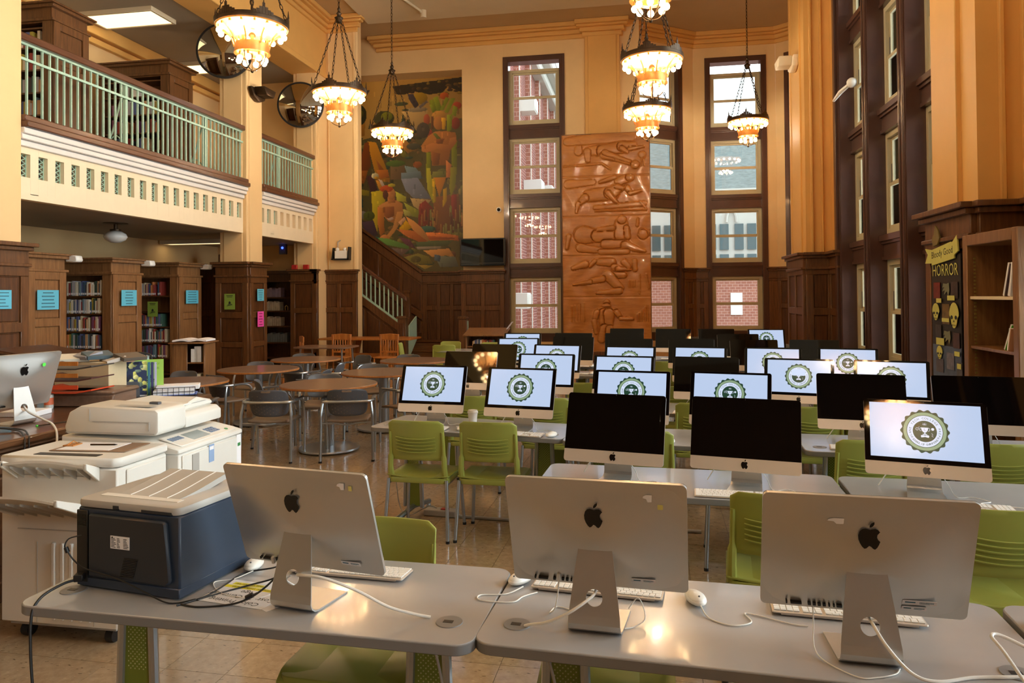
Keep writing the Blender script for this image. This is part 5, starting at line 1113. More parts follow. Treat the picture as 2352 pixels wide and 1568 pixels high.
tray(.87, .09, .035, 'upper_tray'); tray(.68, .27, .10, 'lower_tray')
b = obj('main_body', MB().box(CX0, 3.6, .09, -2.48, 4.22, .86), COPY, t, bevel=.008); obj('front_door', MB().box(-2.48, 3.62, .3, -2.47, 4.16, .85), COPY, b, bevel=.004)
obj('lever_recess', MB().box(-2.472, 3.70, .74, -2.464, 3.76, .84), COPYD, b, smooth=0); obj('notice', MB().box(-2.469, 3.70, .60, -2.467, 3.76, .70), PAPER, b, smooth=0); mb = MB()
for k in range(7): mb.box(-2.4668, 3.712, .61+k*.012, -2.4664, 3.722, .617+k*.012); mb.box(-2.4668, 3.726, .612+k*.012, -2.4664, 3.755-.003*(k % 3), .615+k*.012)
obj('print', mb, INK, b, smooth=0); obj('badge', MB().box(-2.469, 3.86, .76, -2.467, 3.91, .86), mat('pale blue badge', (150, 176, 214), .4), b, smooth=0); obj('badge_strip', MB().box(-2.4669, 3.865, .83, -2.4664, 3.905, .85), PAPER, b, smooth=0)
obj('side_label', MB().box(-2.479, 4.165, .64, -2.476, 4.215, .86), PAPER, b, smooth=0); obj('side_label_print', MB().box(-2.4755, 4.175, .79, -2.475, 4.205, .81).box(-2.4755, 4.172, .66, -2.475, 4.21, .665).box(-2.4755, 4.172, .675, -2.475, 4.205, .68), mat('leaf green ink', (70, 140, 80), .5), b, smooth=0)
d = obj('top_deck', MB().prism([(CX0, .862), (-2.475, .862), (-2.475, .888), (-2.54, .905), (-2.66, .93), (CX0, .95)], 3.59, 4.23, 'y'), COPY, t, bevel=.006)
MP = T(-2.56, 3.9, .9135) @ RY(R(15)); obj('control_panel', MB().box(-.075, -.26, -.004, .07, .28, .004, MP), COPY, t, bevel=.004); cp = obj('touch_screen', MB().box(-.045, -.11, .004, .045, .05, .0055, MP), mat('lcd', (150, 160, 160), .15), t)
mb = MB()
for i in range(4):
    for j in range(3): mb.box(-.03+j*.022, .08+i*.024, .004, -.014+j*.022, .097+i*.024, .007, MP)
for i in range(5): mb.box(-.04, -.24+i*.022, .004, .0, -.225+i*.022, .006, MP)
obj('button_pad', mb, mat('blue grey buttons', (110, 130, 160), .4), t, smooth=0); obj('start_button', MB().cyl((.04, .22, .004), (.04, .22, .007), .011, n=12, M=MP), mat('green button', (60, 150, 90), .4), t)
a = obj('document_feeder', MB().prism([(-3.17, .96), (-2.615, .96), (-2.60, .98), (-2.60, 1.085), (-2.62, 1.10), (-3.08, 1.115), (-3.15, 1.08), (-3.18, 1.0)], 3.59, 3.84, 'y').prism([(-3.14, .96), (-2.6, .96), (-2.6, 1.02), (-2.63, 1.045), (-3.14, 1.05)], 3.84, 4.2, 'y'), COPY, t, bevel=.009, seg=2)
obj('feeder_gap', MB().box(-3.0, 3.585, 1.03, -2.66, 3.589, 1.033).box(-3.02, 3.585, 1.033, -3.018, 3.589, 1.1).box(-2.655, 3.585, .985, -2.652, 3.589, 1.035).box(-3.17, 3.585, .968, -2.62, 3.589, .971), COPYD, a, smooth=0)
obj('feeder_label', MB().box(-2.95, 3.64, 1.112, -2.68, 3.70, 1.1135, T(0, 0, -.004)), COPYD, a, smooth=0); obj('original_tray', MB().prism([(-3.05, 1.09), (-2.66, 1.075), (-2.66, 1.085), (-3.05, 1.1)], 3.84, 4.15, 'y'), WHITE, a, bevel=.004)
obj('tray_wing', MB().prism([(3.9, 1.045), (4.2, 1.045), (4.2, 1.075), (4.05, 1.11), (3.97, 1.09)], -2.9, -2.66, 'x'), COPY, a, bevel=.012)
obj('feeder_latch', MB().box(-2.78, 3.76, 1.10, -2.72, 3.79, 1.118), GREYC, a, bevel=.003)
for x, y in ((-3.1, 3.27), (-2.62, 3.27), (-2.56, 4.1), (-3.1, 4.1), (-2.56, 3.66)):
    obj('caster', MB().cyl((x-.02, y, .035), (x+.02, y, .035), .035, n=14).box(x-.012, y-.02, .04, x+.012, y+.02, .09), BLACK, t)
obj('underside', MB().box(CX0+.03, CY0+.03, .07, CX1-.03, 3.55, .09).box(CX0+.03, 3.62, .07, -2.5, 4.2, .09), COPYD, t)
t = thing('clipboard', 'brown clipboard with white paper lying on the copier finisher', 'clipboard', (-2.83, 3.42, .9265), R(4)); obj('board', MB().box(-.2, -.1, 0, .22, .12, .004), mat('brown hardboard', (140, 112, 88), .5), t, bevel=.002)
obj('paper', MB().box(-.17, -.085, .004, .12, .105, .006), PAPER, t); obj('clip', MB().box(-.19, -.01, .006, -.13, .06, .012).tube([(-.17, -.0, .012), (-.15, .02, .03), (-.15, .05, .012)], .003, 5), BRASS, t)
t = thing('pen', 'brown pen lying on the clipboard', 'pen', (-2.83, 3.45, .9365), R(8)); obj('barrel', MB().cyl((-.06, 0, 0), (.07, 0, 0), .0045, n=8), BRONZE, t); obj('tip', MB().cyl((.07, 0, 0), (.085, 0, 0), .004, .001, 8), BLACK, t)
# ================================================================ printer
t = thing('printer', 'dark navy laser printer with grey paper tray top on the near left desk', 'printer', (-1.672, 2.365, .7285), R(-8)); w2, d2, hp = .215, .18, .272
obj('body', MB().box(-w2, -d2, .012, w2, d2, hp), NAVY, t, bevel=.006); obj('rear_door', MB().prism([(-.155, .045), (.17, .045), (.19, .06), (.17, .245), (.165, .255), (-.155, .255)], -d2-.016, -d2+.002, 'y'), NAVYD, t, bevel=.006)
obj('rear_strip', MB().box(-w2, -d2-.006, .02, -.168, -d2+.002, .262), BLACK, t, bevel=.002)
mb = MB()
for k in range(12): mb.box(-.015+k*.0016, -d2-.0185, .06+k*.0055, .042+k*.0016, -d2-.0155, .0625+k*.0055)
obj('vent', mb, BLACK, t, smooth=0); mb = MB()
for k in range(8): mb.box(-w2+.006, -d2-.0075, .21+k*.005, -.172, -d2-.0055, .2125+k*.005)
obj('vent', mb, BLACKG, t, smooth=0)
pl = obj('rating_label', MB().box(-.055, -d2-.0172, .15, .025, -d2-.0158, .192), PAPER, t, smooth=0); mb = MB(); rr = random.Random(3)
for k in range(7):
    for a0, a1 in ((-.052, -.03), (-.027, -.008), (.0, .022)): mb.box(a0, -d2-.0176, .154+k*.0048, a1 - rr.random()*.012, -d2-.0171, .156+k*.0048)
mb.cyl((-.047, -d2-.0176, .187), (-.047, -d2-.0171, .187), .0028, n=10); obj('print', mb, INK, pl, smooth=0)
obj('top_cover', MB().prism(rpoly(2*w2+.006, 2*d2+.01, .03, 5), hp, hp+.028, 'z'), COPYD, t, bevel=.008, seg=2)
def slope(u, v): return (-.12+u*.26, -.10+v*.24, hp+.029+.022*math.sin(min(1, v*1.0)*PI*.5)*(v) + .012*v)
obj('output_tray', MB().slab(slope, 6, 10, (0, 0, -.02)), COPYD, t, smooth=60); obj('exit_recess', MB().box(-.17, -.13, hp+.027, .16, -.10, hp+.0295), COPY, t)
for k in range(3): obj('tray_rib', MB().tube([slope(.2+k*.3, v/8) for v in range(9)], .0022, 5), COPY, t)
obj('lid_notch', MB().box(-.06, -d2-.006, hp+.002, -.03, -d2+.01, hp+.018).box(.06, -d2-.006, hp+.0, .19, -d2+.01, hp+.014), NAVYD, t, bevel=.003)
obj('base', MB().box(-w2-.001, -d2-.004, .006, w2+.001, d2, .038), NAVY, t, bevel=.003)
for x in (-.18, .18):
    for y in (-.15, .15): obj('foot', MB().cyl((x, y, 0), (x, y, .012), .012, n=10), BLACK, t)
def PP(x, y, z): q = T(-1.672, 2.365, .7285) @ RZ(R(-8)) @ Vector((x, y, z)); return (q.x, q.y, q.z)
cord('thick black mains cord falling from the printer over the desk edge', [PP(-.19, -d2-.01, .03), PP(-.20, -d2-.07, .035), PP(-.21, -d2-.15, .012), PP(-.213, -d2-.175, -.06), PP(-.20, -d2-.175, -.28), PP(-.16, -d2-.16, -.5), PP(-.10, -d2-.12, -.725)], .0045, BLACK)
tag(obj('power_plug', MB().box(-.015, -.02, -.012, .015, .02, .012, T(*PP(-.19, -d2-.015, .04)) @ RZ(.4)), BLACK, bevel=.003), 'black mains plug at the foot of the printer back', 'plug')
cord('thin black data cable looping along the printer back', [PP(-.19, -d2-.01, .178), PP(-.215, -d2-.035, .172), PP(-.222, -d2-.045, .15), PP(-.215, -d2-.04, .13), PP(-.2, -d2-.03, .10), PP(-.16, -d2-.025, .075), PP(-.08, -d2-.022, .062), PP(.0, -d2-.022, .05), PP(.1, -d2-.03, .028), PP(.2, -d2-.03, .004), PP(.26, -d2+.02, .004)], .0024, BLACK)
obj('ferrite_bead', MB().cyl(PP(-.22, -d2-.043, .145), PP(-.214, -d2-.04, .128), .007, n=10), BLACK, [c for c in bpy.data.objects if c.get('label', '').startswith('thin black data')][0])
t = thing('notice_sheet', 'white printed price sheet with yellow highlighting beside the printer', 'paper', (-1.30, 2.245, .7288), R(172)); obj('sheet', MB().box(-.125, -.09, 0, .125, .09, .0008), PAPER, t, smooth=0)
mb = MB().text('Color Printing', .033, T(0, .055, .0011)).text('Cost: 25 Cents Per', .033, T(0, .018, .0011)).text('Page', .033, T(0, -.018, .0011)); obj('large_print', mb, INK, t, smooth=0, fix=False)
obj('highlight', MB().box(-.11, -.048, .0009, .115, -.028, .001).box(-.02, -.072, .0009, .1, -.052, .001), YEL, t, smooth=0); obj('small_print', MB().text('printing for students with', .017, T(0, -.042, .0013)).text('please see worker', .017, T(.03, -.066, .0013)), INK, t, smooth=0, fix=False)
t = thing('notice_sheet', 'second white sheet lying underneath the price sheet', 'paper', (-1.22, 2.25, .7286), R(150)); obj('sheet', MB().box(-.11, -.08, 0, .11, .08, .0001), PAPER, t, smooth=0)
# ================================================================ service desk and what is on it
DZ = .92
t = thing('service_desk', 'long brown wooden service desk at the left edge behind the copier', 'desk')
obj('worktop', MB().box(-4.55, 2.2, .875, -3.5, 5.52, DZ), DESKW, t, bevel=.01); obj('worktop_lip', MB().box(-4.5, 2.22, .85, -3.53, 5.5, .875), DESKB, t, bevel=.006)
obj('carcass', MB().box(-4.45, 2.25, 0, -3.6, 5.45, .85), DESKB, t, bevel=.004); obj('plinth', MB().box(-4.46, 2.24, 0, -3.57, 5.47, .12), DESKB, t, bevel=.01)
for k in range(4): y = 2.35+k*.78; obj('panel', MB().box(-3.603, y, .2, -3.585, y+.66, .7), DESKB, t, bevel=.012)
obj('rail', MB().box(-3.6, 2.25, .72, -3.575, 5.45, .84), DESKB, t, bevel=.006)
t = thing('back_counter', 'lower dark wooden counter behind the service desk', 'counter'); obj('top', MB().box(-6.2, 4.9, .9, -4.6, 5.55, .94), DESKW, t, bevel=.008); obj('body', MB().box(-6.1, 4.95, 0, -4.65, 5.5, .9), DESKB, t, bevel=.004)
t = thing('display_ledge', 'brown wooden ledge with rounded lip on the service desk', 'shelf', (-4.05, 4.86, DZ), R(8)); obj('shelf_top', MB().box(-.28, -.16, .09, .24, .2, .12), DESKB, t, bevel=.012); obj('front_board', MB().prism([(-.25, 0), (.22, 0), (.24, .09), (-.27, .09)], -.15, -.12, 'y'), DESKB, t, bevel=.01); obj('end_board', MB().box(.19, -.13, 0, .22, .18, .09).box(-.26, -.13, 0, -.23, .18, .09), DESKB, t)
o = dup(cd, (-3.93, 4.04, DZ), R(-98), 'silver back of a desktop computer on the service desk at the left edge', 'all-in-one computers on the desks')
obj('sticker', MB().prism(ell(0, 0, .012, .012, 16), 0, .0006, 'z', HM @ T(-.13, .034, .11) @ RX(R(12)) @ RX(-PI/2) @ RZ(PI)), mat('neon green dot', (90, 240, 80), .6), o)
cord('thick white cord arching from the service desk computer over the copier side', [(-3.9, 4.06, 1.04), (-3.82, 4.02, 1.0), (-3.68, 3.98, .965), (-3.56, 3.93, .94), (-3.47, 3.86, .88), (-3.44, 3.8, .7), (-3.43, 3.78, .4)], .0065)
for k in range(2): cord('thick black cable %s over the edge of the service desk' % ('draped' if k else 'hanging'), [(-4.1, 3.7, DZ+.004), (-3.9, 3.78, DZ+.02), (-3.7, 3.82-.03*k, DZ+.012), (-3.54, 3.72-.03*k, DZ+.004), (-3.475, 3.66-.03*k, .85), (-3.46, 3.62-.03*k, .5)], .005, BLACK)
t = thing('pencil', 'dark pencil with green end lying on the service desk', 'pencil', (-3.67, 4.05, DZ+.005), R(70)); obj('barrel', MB().cyl((-.09, 0, 0), (.09, 0, 0), .004, n=6), BRONZE, t); obj('tip', MB().cyl((.09, 0, 0), (.105, 0, 0), .004, .001, 6), ORWOOD, t); obj('end', MB().cyl((-.1, 0, 0), (-.09, 0, 0), .0055, n=8), MC['neon green dot'], t)
t = thing('pump_bottle', 'small clear pump bottle on the service desk behind the computer', 'bottle', (-4.22, 4.62, DZ)); obj('body', MB().lathe([(.028, 0), (.03, .01), (.03, .1), (.012, .12), (.012, .13)], 16), mat('clear plastic', (210, 208, 200), .2), t); obj('pump', MB().cyl((0, 0, .13), (0, 0, .17), .006).box(-.008, -.03, .165, .008, .012, .178), WHITE, t); obj('label', MB().lathe([(.0305, .03), (.0305, .08)], 16), mat('orange label', (220, 110, 70), .5), t)
tag(obj('paper_stack', MB().box(-.12, -.09, 0, .12, .09, .035, T(-4.15, 4.35, DZ) @ RZ(.2)), PAPER, bevel=.003), 'stack of white papers behind the service desk computer', 'paper')
t = thing('letter_tray', 'three-tier slanted letter tray in black and orange red on the service desk', 'tray', (-4.12, 4.76, DZ+.12), R(6))
for k, m in enumerate((mat('orange red plastic', (206, 70, 36), .35), mat('dark maroon plastic', (70, 34, 34), .4), mat('dark grey plastic', (64, 58, 54), .4))):
    z = .02 + k*.085; tr = obj('tier', MB().prism([(-.19, z), (-.06, z-.03), (.10, z-.03), (.22, z-.01), (.22, z), (.10, z-.02), (-.06, z-.02), (-.19, z+.012)], -.15, .12, 'y'), m, t, bevel=.002)
    obj('tier_rim', MB().box(-.19, -.155, z, .12, -.148, z+.03), MC['orange red plastic'] if k == 0 else ORWOOD, tr)
BKM = rnd_mat('book cover', [(150, 60, 52), (206, 190, 160), (60, 84, 112), (190, 150, 110), (60, 60, 64), (70, 110, 100), (170, 168, 172), (120, 70, 100), (214, 204, 180), (52, 70, 60), (196, 120, 70), (86, 96, 140), (232, 226, 214), (130, 44, 44), (104, 128, 140), (168, 150, 60)], .55)
def book_mesh(w, h, d):
    return mesh('book', MB().box(-w/2, 0, 0, w/2, d, h), BKM, bevel=.002, smooth=0)
BKS = [book_mesh(w, h, d) for w, h, d in ((.022, .21, .15), (.03, .235, .16), (.038, .225, .16), (.026, .19, .14), (.034, .25, .17), (.044, .24, .17))]
LBL = mesh('spine_label', MB().box(-.011, -.0012, .018, .011, 0, .05), PAPER, smooth=0); BD = [.022, .03, .038, .026, .034, .044]
def books(x0, x1, y, z, lab, grp, M=None, lbl=True, hmax=.27, sc=1.0, rnd=None, fill=1.0):
    rn = rnd or random; x = x0; n = 0
    while x < x1 - .05:
        i = rn.randrange(6); w = BD[i]*sc
        if rn.random() > fill: x += w*1.5; continue
        c = Vector((x + w/2, y + rn.random()*.012, z)); a = 0; lean = 0
        if M is not None: c = M @ c; a = M.to_euler().z
        o = tag(obj('book', BKS[i], None, None, c, a), lab, 'book', grp); o.scale = (sc, 1, min(1.08, hmax/.25)*rn.uniform(.9, 1.0))
        if lbl: obj('spine_label', LBL, None, o)
        x += w + .0015; n += 1
    return n
# books on the desk
for k, (x, y, a, m, l) in enumerate(((-4.42, 5.0, 10, (196, 120, 96), 'salmon coloured book at the left end of the desk book heap'), (-4.36, 5.02, 14, (220, 210, 190), 'cream book leaning in the desk book heap'), (-4.2, 5.08, 20, (70, 90, 100), 'dark blue book atop the desk book heap'), (-4.08, 5.1, -12, (200, 190, 180), 'pale book lying slanted on the desk book heap'), (-3.98, 5.16, 24, (90, 80, 70), 'brown book at the right end of the desk book heap'), (-4.28, 5.06, -6, (150, 150, 160), 'grey book in the desk book heap'))):
    tag(obj('book', MB().box(-.1, -.07, 0, .1, .07, .028, T(x, y, DZ+.30+.018*(k % 3)) @ RZ(R(a*3)) @ RX(R(14))), mat('bk%d' % k, m, .5), bevel=.002), l, 'book', 'books heaped on the desk')
tag(obj('file_box', MB().box(-.24, -.1, 0, .24, .1, .30, T(-4.28, 5.1, DZ)), mat('tan card', (206, 184, 148), .6), bevel=.004), 'tan card file box under the heaped books', 'box')
t = thing('book_holder', 'grey metal holder with a patterned blue and yellow book on the service desk', 'holder', (-4.02, 5.26, DZ), R(36)); obj('bookend', MB().prism([(-.11, 0), (-.11, .11), (-.09, .125), (.02, .125), (.04, .11), (.04, 0), (-.0, 0), (-.0, .07), (-.06, .07), (-.06, 0)], -.03, -.024, 'y').box(-.11, -.03, 0, .14, .12, .004), GREYC, t)
pt = Paint(0, 1, 0, 1, 46, 60); rg = np.random.RandomState(9); pt.a[:] = (40, 52, 86)
for k in range(46): pt.ell(rg.rand(), rg.rand(), rg.uniform(.05, .14), rg.uniform(.03, .1), [(208, 204, 110), (30, 34, 60), (120, 140, 120), (224, 220, 150)][k % 4])
mb = MB(); nx, ny = 46, 60; mb.v = [(-.1+.19*i/(nx-1), 0, .28-.27*j/(ny-1)) for j in range(ny) for i in range(nx)]; mb.f = [(j*nx+i, (j+1)*nx+i, (j+1)*nx+i+1, j*nx+i+1) for j in range(ny-1) for i in range(nx-1)]; mb.mi = [0]*len(mb.f)
me = mesh('cover', mb, MUR, smooth=0, fix=False); ca2 = me.color_attributes.new('Col', 'FLOAT_COLOR', 'POINT'); cc = np.ones((nx*ny, 4)); cc[:, :3] = srgb2lin(np.clip(pt.a, 0, 255).reshape(-1, 3)); ca2.data.foreach_set('color', cc.ravel())
t = thing('book', 'patterned blue and yellow book standing in the grey holder', 'book', (-4.02, 5.262, DZ+.004), R(36)); obj('cover', me, None, t, (0, -.015, 0)); obj('pages', MB().box(-.1, -.014, .0, .09, .012, .28), PAPER, t, bevel=.001)
for k, c in enumerate(((60, 120, 140), (60, 60, 110), (190, 190, 220))): tag(obj('book', MB().box(.0, -.01, 0, .02, .15, .27, T(-4.02, 5.262, DZ+.004) @ RZ(R(36)) @ T(.095+k*.024, .0)), mat('hb%d' % k, c, .5), bevel=.002), '%s book behind the patterned one in the grey holder' % ('teal', 'indigo', 'lavender')[k], 'book')
t = thing('wire_organiser', 'black arched wire organiser with leaflets behind the patterned book', 'organiser', (-4.14, 5.42, DZ), R(36)); obj('frame', MB().tube(spline([(-.13, 0, 0), (-.13, 0, .26), (-.09, 0, .33), (.09, 0, .33), (.13, 0, .26), (.13, 0, 0)], 6), .008, 6), BLACK, t)
obj('leaflet', MB().box(-.1, .01, .05, .0, .02, .29), mat('salmon leaflet', (224, 160, 130), .6), t); obj('leaflet', MB().box(.0, .01, .05, .11, .02, .31), mat('pale teal leaflet', (200, 226, 224), .6), t)
def drawing(mb, M, s):                                 # a stack of books printed in line
    mb.prism([(-.9*s, -.5*s), (.9*s, -.2*s), (.9*s, -.1*s), (-.9*s, -.35*s)], 0, .0004, 'z', M); mb.prism([(-.6*s, -.2*s), (.8*s, .0), (.75*s, .15*s), (-.6*s, .0)], 0, .0004, 'z', M); mb.prism([(-.3*s, .1*s), (.3*s, .2*s), (.35*s, .6*s), (.1*s, .9*s), (-.15*s, .85*s), (-.35*s, .5*s)], 0, .0004, 'z', M)
t = thing('flyer_stand', 'lime green flyer standing upright behind the copier', 'flyer', (-3.93, 5.32, DZ), R(32)); obj('sheet', MB().box(-.105, 0, 0, .105, .003, .295), GREENPA, t, smooth=0); mb = MB().text('THE LIBRARY', .026, T(0, -.0004, .25) @ RX(PI/2)).text('BOOK CLUB', .026, T(0, -.0004, .215) @ RX(PI/2))
for k in range(5): mb.box(-.07+.01*(k % 2), -.0005, .03+k*.011, .07-.012*(k % 3), -.0001, .0335+k*.011)
p = obj('heading', mb, mat('faint green ink', (110, 150, 70), .6), t, smooth=0, fix=False); mb = MB(); drawing(mb, T(0, -.0004, .13) @ RX(PI/2), .052); obj('picture', mb, INK, t, smooth=0)
t = thing('wire_basket', 'black wire basket of papers on the corner of the service desk', 'basket', (-3.76, 5.4, DZ), R(30)); mb = MB()
for k in range(9): mb.cyl((-.16+k*.04, -.1, 0), (-.16+k*.04, -.1, .07), .002, n=4)
for z in (.002, .035, .07): mb.tube([(-.16, -.1, z), (.16, -.1, z), (.16, .1, z), (-.16, .1, z)], .0025, 4, closed=True)
obj('wires', mb, BLACK, t); obj('papers', MB().box(-.15, -.09, .01, .15, .09, .05).box(-.13, -.08, .05, .19, .09, .085), PAPER, t, bevel=.003); obj('blue_folder', MB().box(-.15, -.095, .008, .17, .09, .014), mat('blue folder', (110, 130, 200), .5), t)
tag(obj('desk_mat', MB().box(-3.85, 5.1, DZ, -3.52, 5.35, DZ+.003), GREYC), 'grey mat on the end of the service desk', 'mat')
t = thing('slant_stand', 'dark brown slant-topped stand beyond the service desk', 'stand', (-6.5, 7.3, 0)); obj('top', MB().prism([(-.55, 1.13), (.5, .98), (.5, 1.01), (-.55, 1.17)], -.4, .4, 'y'), OAKD, t, bevel=.01); obj('body', MB().prism([(-.5, 0), (.45, 0), (.45, .98), (-.5, 1.12)], -.36, .36, 'y'), OAKD, t, bevel=.006)
t = thing('lectern', 'oak lectern with an open white book on its slanted top', 'lectern', (-6.78, 10.22, 0), R(14))
obj('top', MB().prism([(-.28, 1.02), (.28, 1.02), (.28, 1.04), (-.28, 1.04)], -.3, .3, 'y', T(0, 0, .0) @ RX(R(0))), OAKM, t, bevel=.008); mb = MB(); mb.box(-.24, -.24, 0, -.215, .24, 1.02); mb.box(.215, -.24, 0, .24, .24, 1.02); mb.box(-.24, .2, 0, .24, .24, 1.02); mb.box(-.24, -.24, 0, -.02, -.22, 1.02); obj('case', mb, OAKM, t, bevel=.004)
for z in (.1, .42, .72): obj('shelf', MB().box(-.215, -.22, z, .215, .2, z+.02), OAKM, t)
t2 = thing('open_book', 'large open white book lying on the oak lectern', 'book', (-6.78, 10.22, 1.042), R(14)); obj('pages', MB().slab(lambda u, v: ((u-.5)*.5, (v-.5)*.42, .03+.02*abs(math.sin((u-.5)*PI*2))), 16, 4, (0, 0, -.028)), PAPER, t2, smooth=60); obj('cover', MB().box(-.26, -.22, 0, .26, .22, .008), OAKD, t2, bevel=.002)
for k, (x, z, h, c, l) in enumerate(((.04, .74, .2, (236, 236, 236), 'tall white book'), (.09, .74, .24, (224, 220, 214), 'white book with red mark'), (.08, .44, .12, (230, 224, 200), 'small cream book'))): q = T(-6.78, 10.22, 0) @ RZ(R(14)); tag(obj('book', MB().box(x-.02, -.2, z, x+.08, .0, z+h, q), mat('lb%d' % k, c, .5), bevel=.003), l + ' inside the oak lectern', 'book')
# ================================================================ bookcases under and on the balcony
def range_case(label, x0, x1, y0, z0, H, shelves, m=OAK):
    t = thing('bookcase', label, 'bookcase', ((x0+x1)/2, y0+.36, z0)); cx, cy = (x0+x1)/2, y0+.36; M = T(-cx, -cy, 0); d = .72
    mb = MB(); mb.box(x1-.1, y0, 0, x1, y0+d, H, M); mb.box(x0, y0, 0, x0+.1, y0+d, H, M); mb.box(x0, y0+d/2-.01, 0, x1, y0+d/2+.01, H, M); mb.box(x0, y0, H-.3, x1, y0+d, H, M); mb.box(x1-.17, y0-.012, 0, x1, y0+.012, H-.05, M); mb.box(x0, y0, 0, x1, y0+d, .12, M)
    mb.box(x0, y0-.04, H-.28, x1+.04, y0+d+.04, H-.24, M); mb.box(x0, y0-.06, H-.08, x1+.07, y0+d+.06, H-.03, M); mb.box(x0, y0-.1, H-.03, x1+.1, y0+d+.1, H, M); mb.box(x1, y0, 0, x1+.03, y0+d, .2, M)
    mb.box(x1, y0, .2, x1+.03, y0+.13, H-.28, M); mb.box(x1, y0+d-.13, .2, x1+.03, y0+d, H-.28, M)
    for z in (.2, 1.3, H-.4): mb.box(x1, y0+.13, z, x1+.03, y0+d-.13, z+.12, M)
    obj('carcass', mb, m, t, bevel=.005)
    for z in shelves: obj('shelf', MB().box(x0+.1, y0+.02, z-z0-.025, x1-.1, y0+d/2, z-z0, M), OAKD, t, smooth=0)
    for a, b in ((.32, 1.3), (1.42, H-.4)): obj('panel', MB().box(x1+.0, y0+.14, a+.01, x1+.015, y0+d-.14, b-.01, M), m, t, bevel=.01)
    return t
SH = [.26, .56, .86, 1.16, 1.46, 1.76]; rb = random.Random(5)
for y0, l in ((9.2, 'nearest'), (10.93, 'second'), (12.72, 'third')): range_case('oak bookcase with blue paper on its end panel, %s one under the balcony' % l, -10.7, -8.78, y0, 0, 2.4, SH, OAKM)
for i, z in enumerate(SH[1:]):
    w = ('second lowest', 'third lowest', 'middle', 'second highest', 'top')[i]
    books(-9.66, -8.97, 10.95, z, 'library book with white spine label on the %s shelf of the second bookcase' % w, 'books on the second bookcase', rnd=rb, fill=.98)
    if z != 1.46: books(-9.72, -9.12+(.1 if i < 2 else 0), 12.74, z, 'library book with white spine label on the %s shelf of the third bookcase' % w, 'books on the third bookcase', rnd=rb, fill=.98)
    books(-9.15, -8.93, 9.22, z, 'library book on the %s shelf of the nearest bookcase, partly hidden by the column' % w, 'books on the nearest bookcase', rnd=rb, fill=.7)
range_case('tall oak bookcase on the balcony at the upper left corner', -10.7, -8.85, 9.75, 3.9, 2.36, [4.2, 4.55, 4.9, 5.25, 5.6, 5.9], OAK); range_case('oak bookcase on the balcony behind the railing, right of the upper one', -10.4, -8.85, 12.55, 3.9, 2.36, [4.2, 4.55, 4.9, 5.25, 5.6, 5.9], OAK)
for z, w in ((4.2, 'lowest'), (4.55, 'second lowest'), (4.9, 'middle'), (5.25, 'upper'), (5.6, 'top')):
    books(-9.75, -9.05, 9.77, z, 'book on the %s shelf of the upper left balcony bookcase' % w, 'books on the upper left balcony bookcase', lbl=False, rnd=rb, sc=1.6, fill=.9)
    books(-10.1, -9.05, 12.57, z, 'book on the %s shelf of the right balcony bookcase' % w, 'books on the right balcony bookcase', lbl=False, rnd=rb, sc=1.8, fill=.75 if z < 5.3 else .35)
for y, l in ((10.0, 'first'), (11.73, 'second'), (13.5, 'third')):
    t = thing('shelf_light', 'small white hooded light on the %s bookcase end under the balcony' % l, 'light', (-8.72, y, 2.28)); obj('hood', MB().prism([(-.06, 0), (.12, 0), (.14, .03), (.12, .1), (-.06, .11)], -.07, .07, 'y'), WHITE, t, bevel=.012); obj('bracket', MB().box(-.1, -.02, .03, -.06, .02, .08), SILVER2, t)
t = thing('bookcase', 'built-in dark bookcase with boxes and binders in the end wall', 'bookcase', (-9.1, 17.2, 0)); mb = MB(); mb.box(-.5, 0, 0, -.42, .4, 2.38); mb.box(.36, 0, 0, .42, .4, 2.38); mb.box(-.5, .36, 0, .42, .4, 2.38); mb.box(-.5, 0, 2.1, .42, .4, 2.38); mb.box(-.55, -.06, 2.3, .45, 0, 2.38); obj('carcass', mb, OAKD, t, bevel=.005)
for z in (.18, .57, .98, 1.37, 1.71): obj('shelf', MB().box(-.42, .02, z-.03, .36, .36, z), OAKD, t, smooth=0)
for i, (z, x0, x1, c, n, nm) in enumerate(((1.71, -9.5, -9.02, (150, 140, 176), 6, 'lavender magazine box on the top shelf of the end wall bookcase'), (1.37, -9.5, -9.05, (206, 200, 190), 8, 'white binder on the second shelf of the end wall bookcase'), (.98, -9.5, -9.02, (196, 190, 184), 8, 'pale binder on the third shelf of the end wall bookcase'), (.57, -9.45, -8.85, (110, 124, 140), 9, 'blue grey binder on the lower shelf of the end wall bookcase'))):
    m = mat('binder%d' % i, c, .5, var=.15, scale=9); w_ = (x1-x0)/n
    for k in range(n): tag(obj('binder', MB().box(x0+k*w_+.002, 17.25, z, x0+(k+1)*w_-.002, 17.45, z+.2+.02*((k*7) % 3)), m, bevel=.004), nm, 'binder', 'binders in the end wall bookcase')
tag(obj('arched_figure', MB().tube([(-8.93, 17.3, 1.38), (-8.93, 17.3, 1.47), (-8.9, 17.3, 1.5), (-8.86, 17.3, 1.47), (-8.86, 17.3, 1.38)], .013, 6), mat('tan clay', (190, 160, 100), .6)), 'small tan arch-shaped ornament on the second shelf', 'ornament')
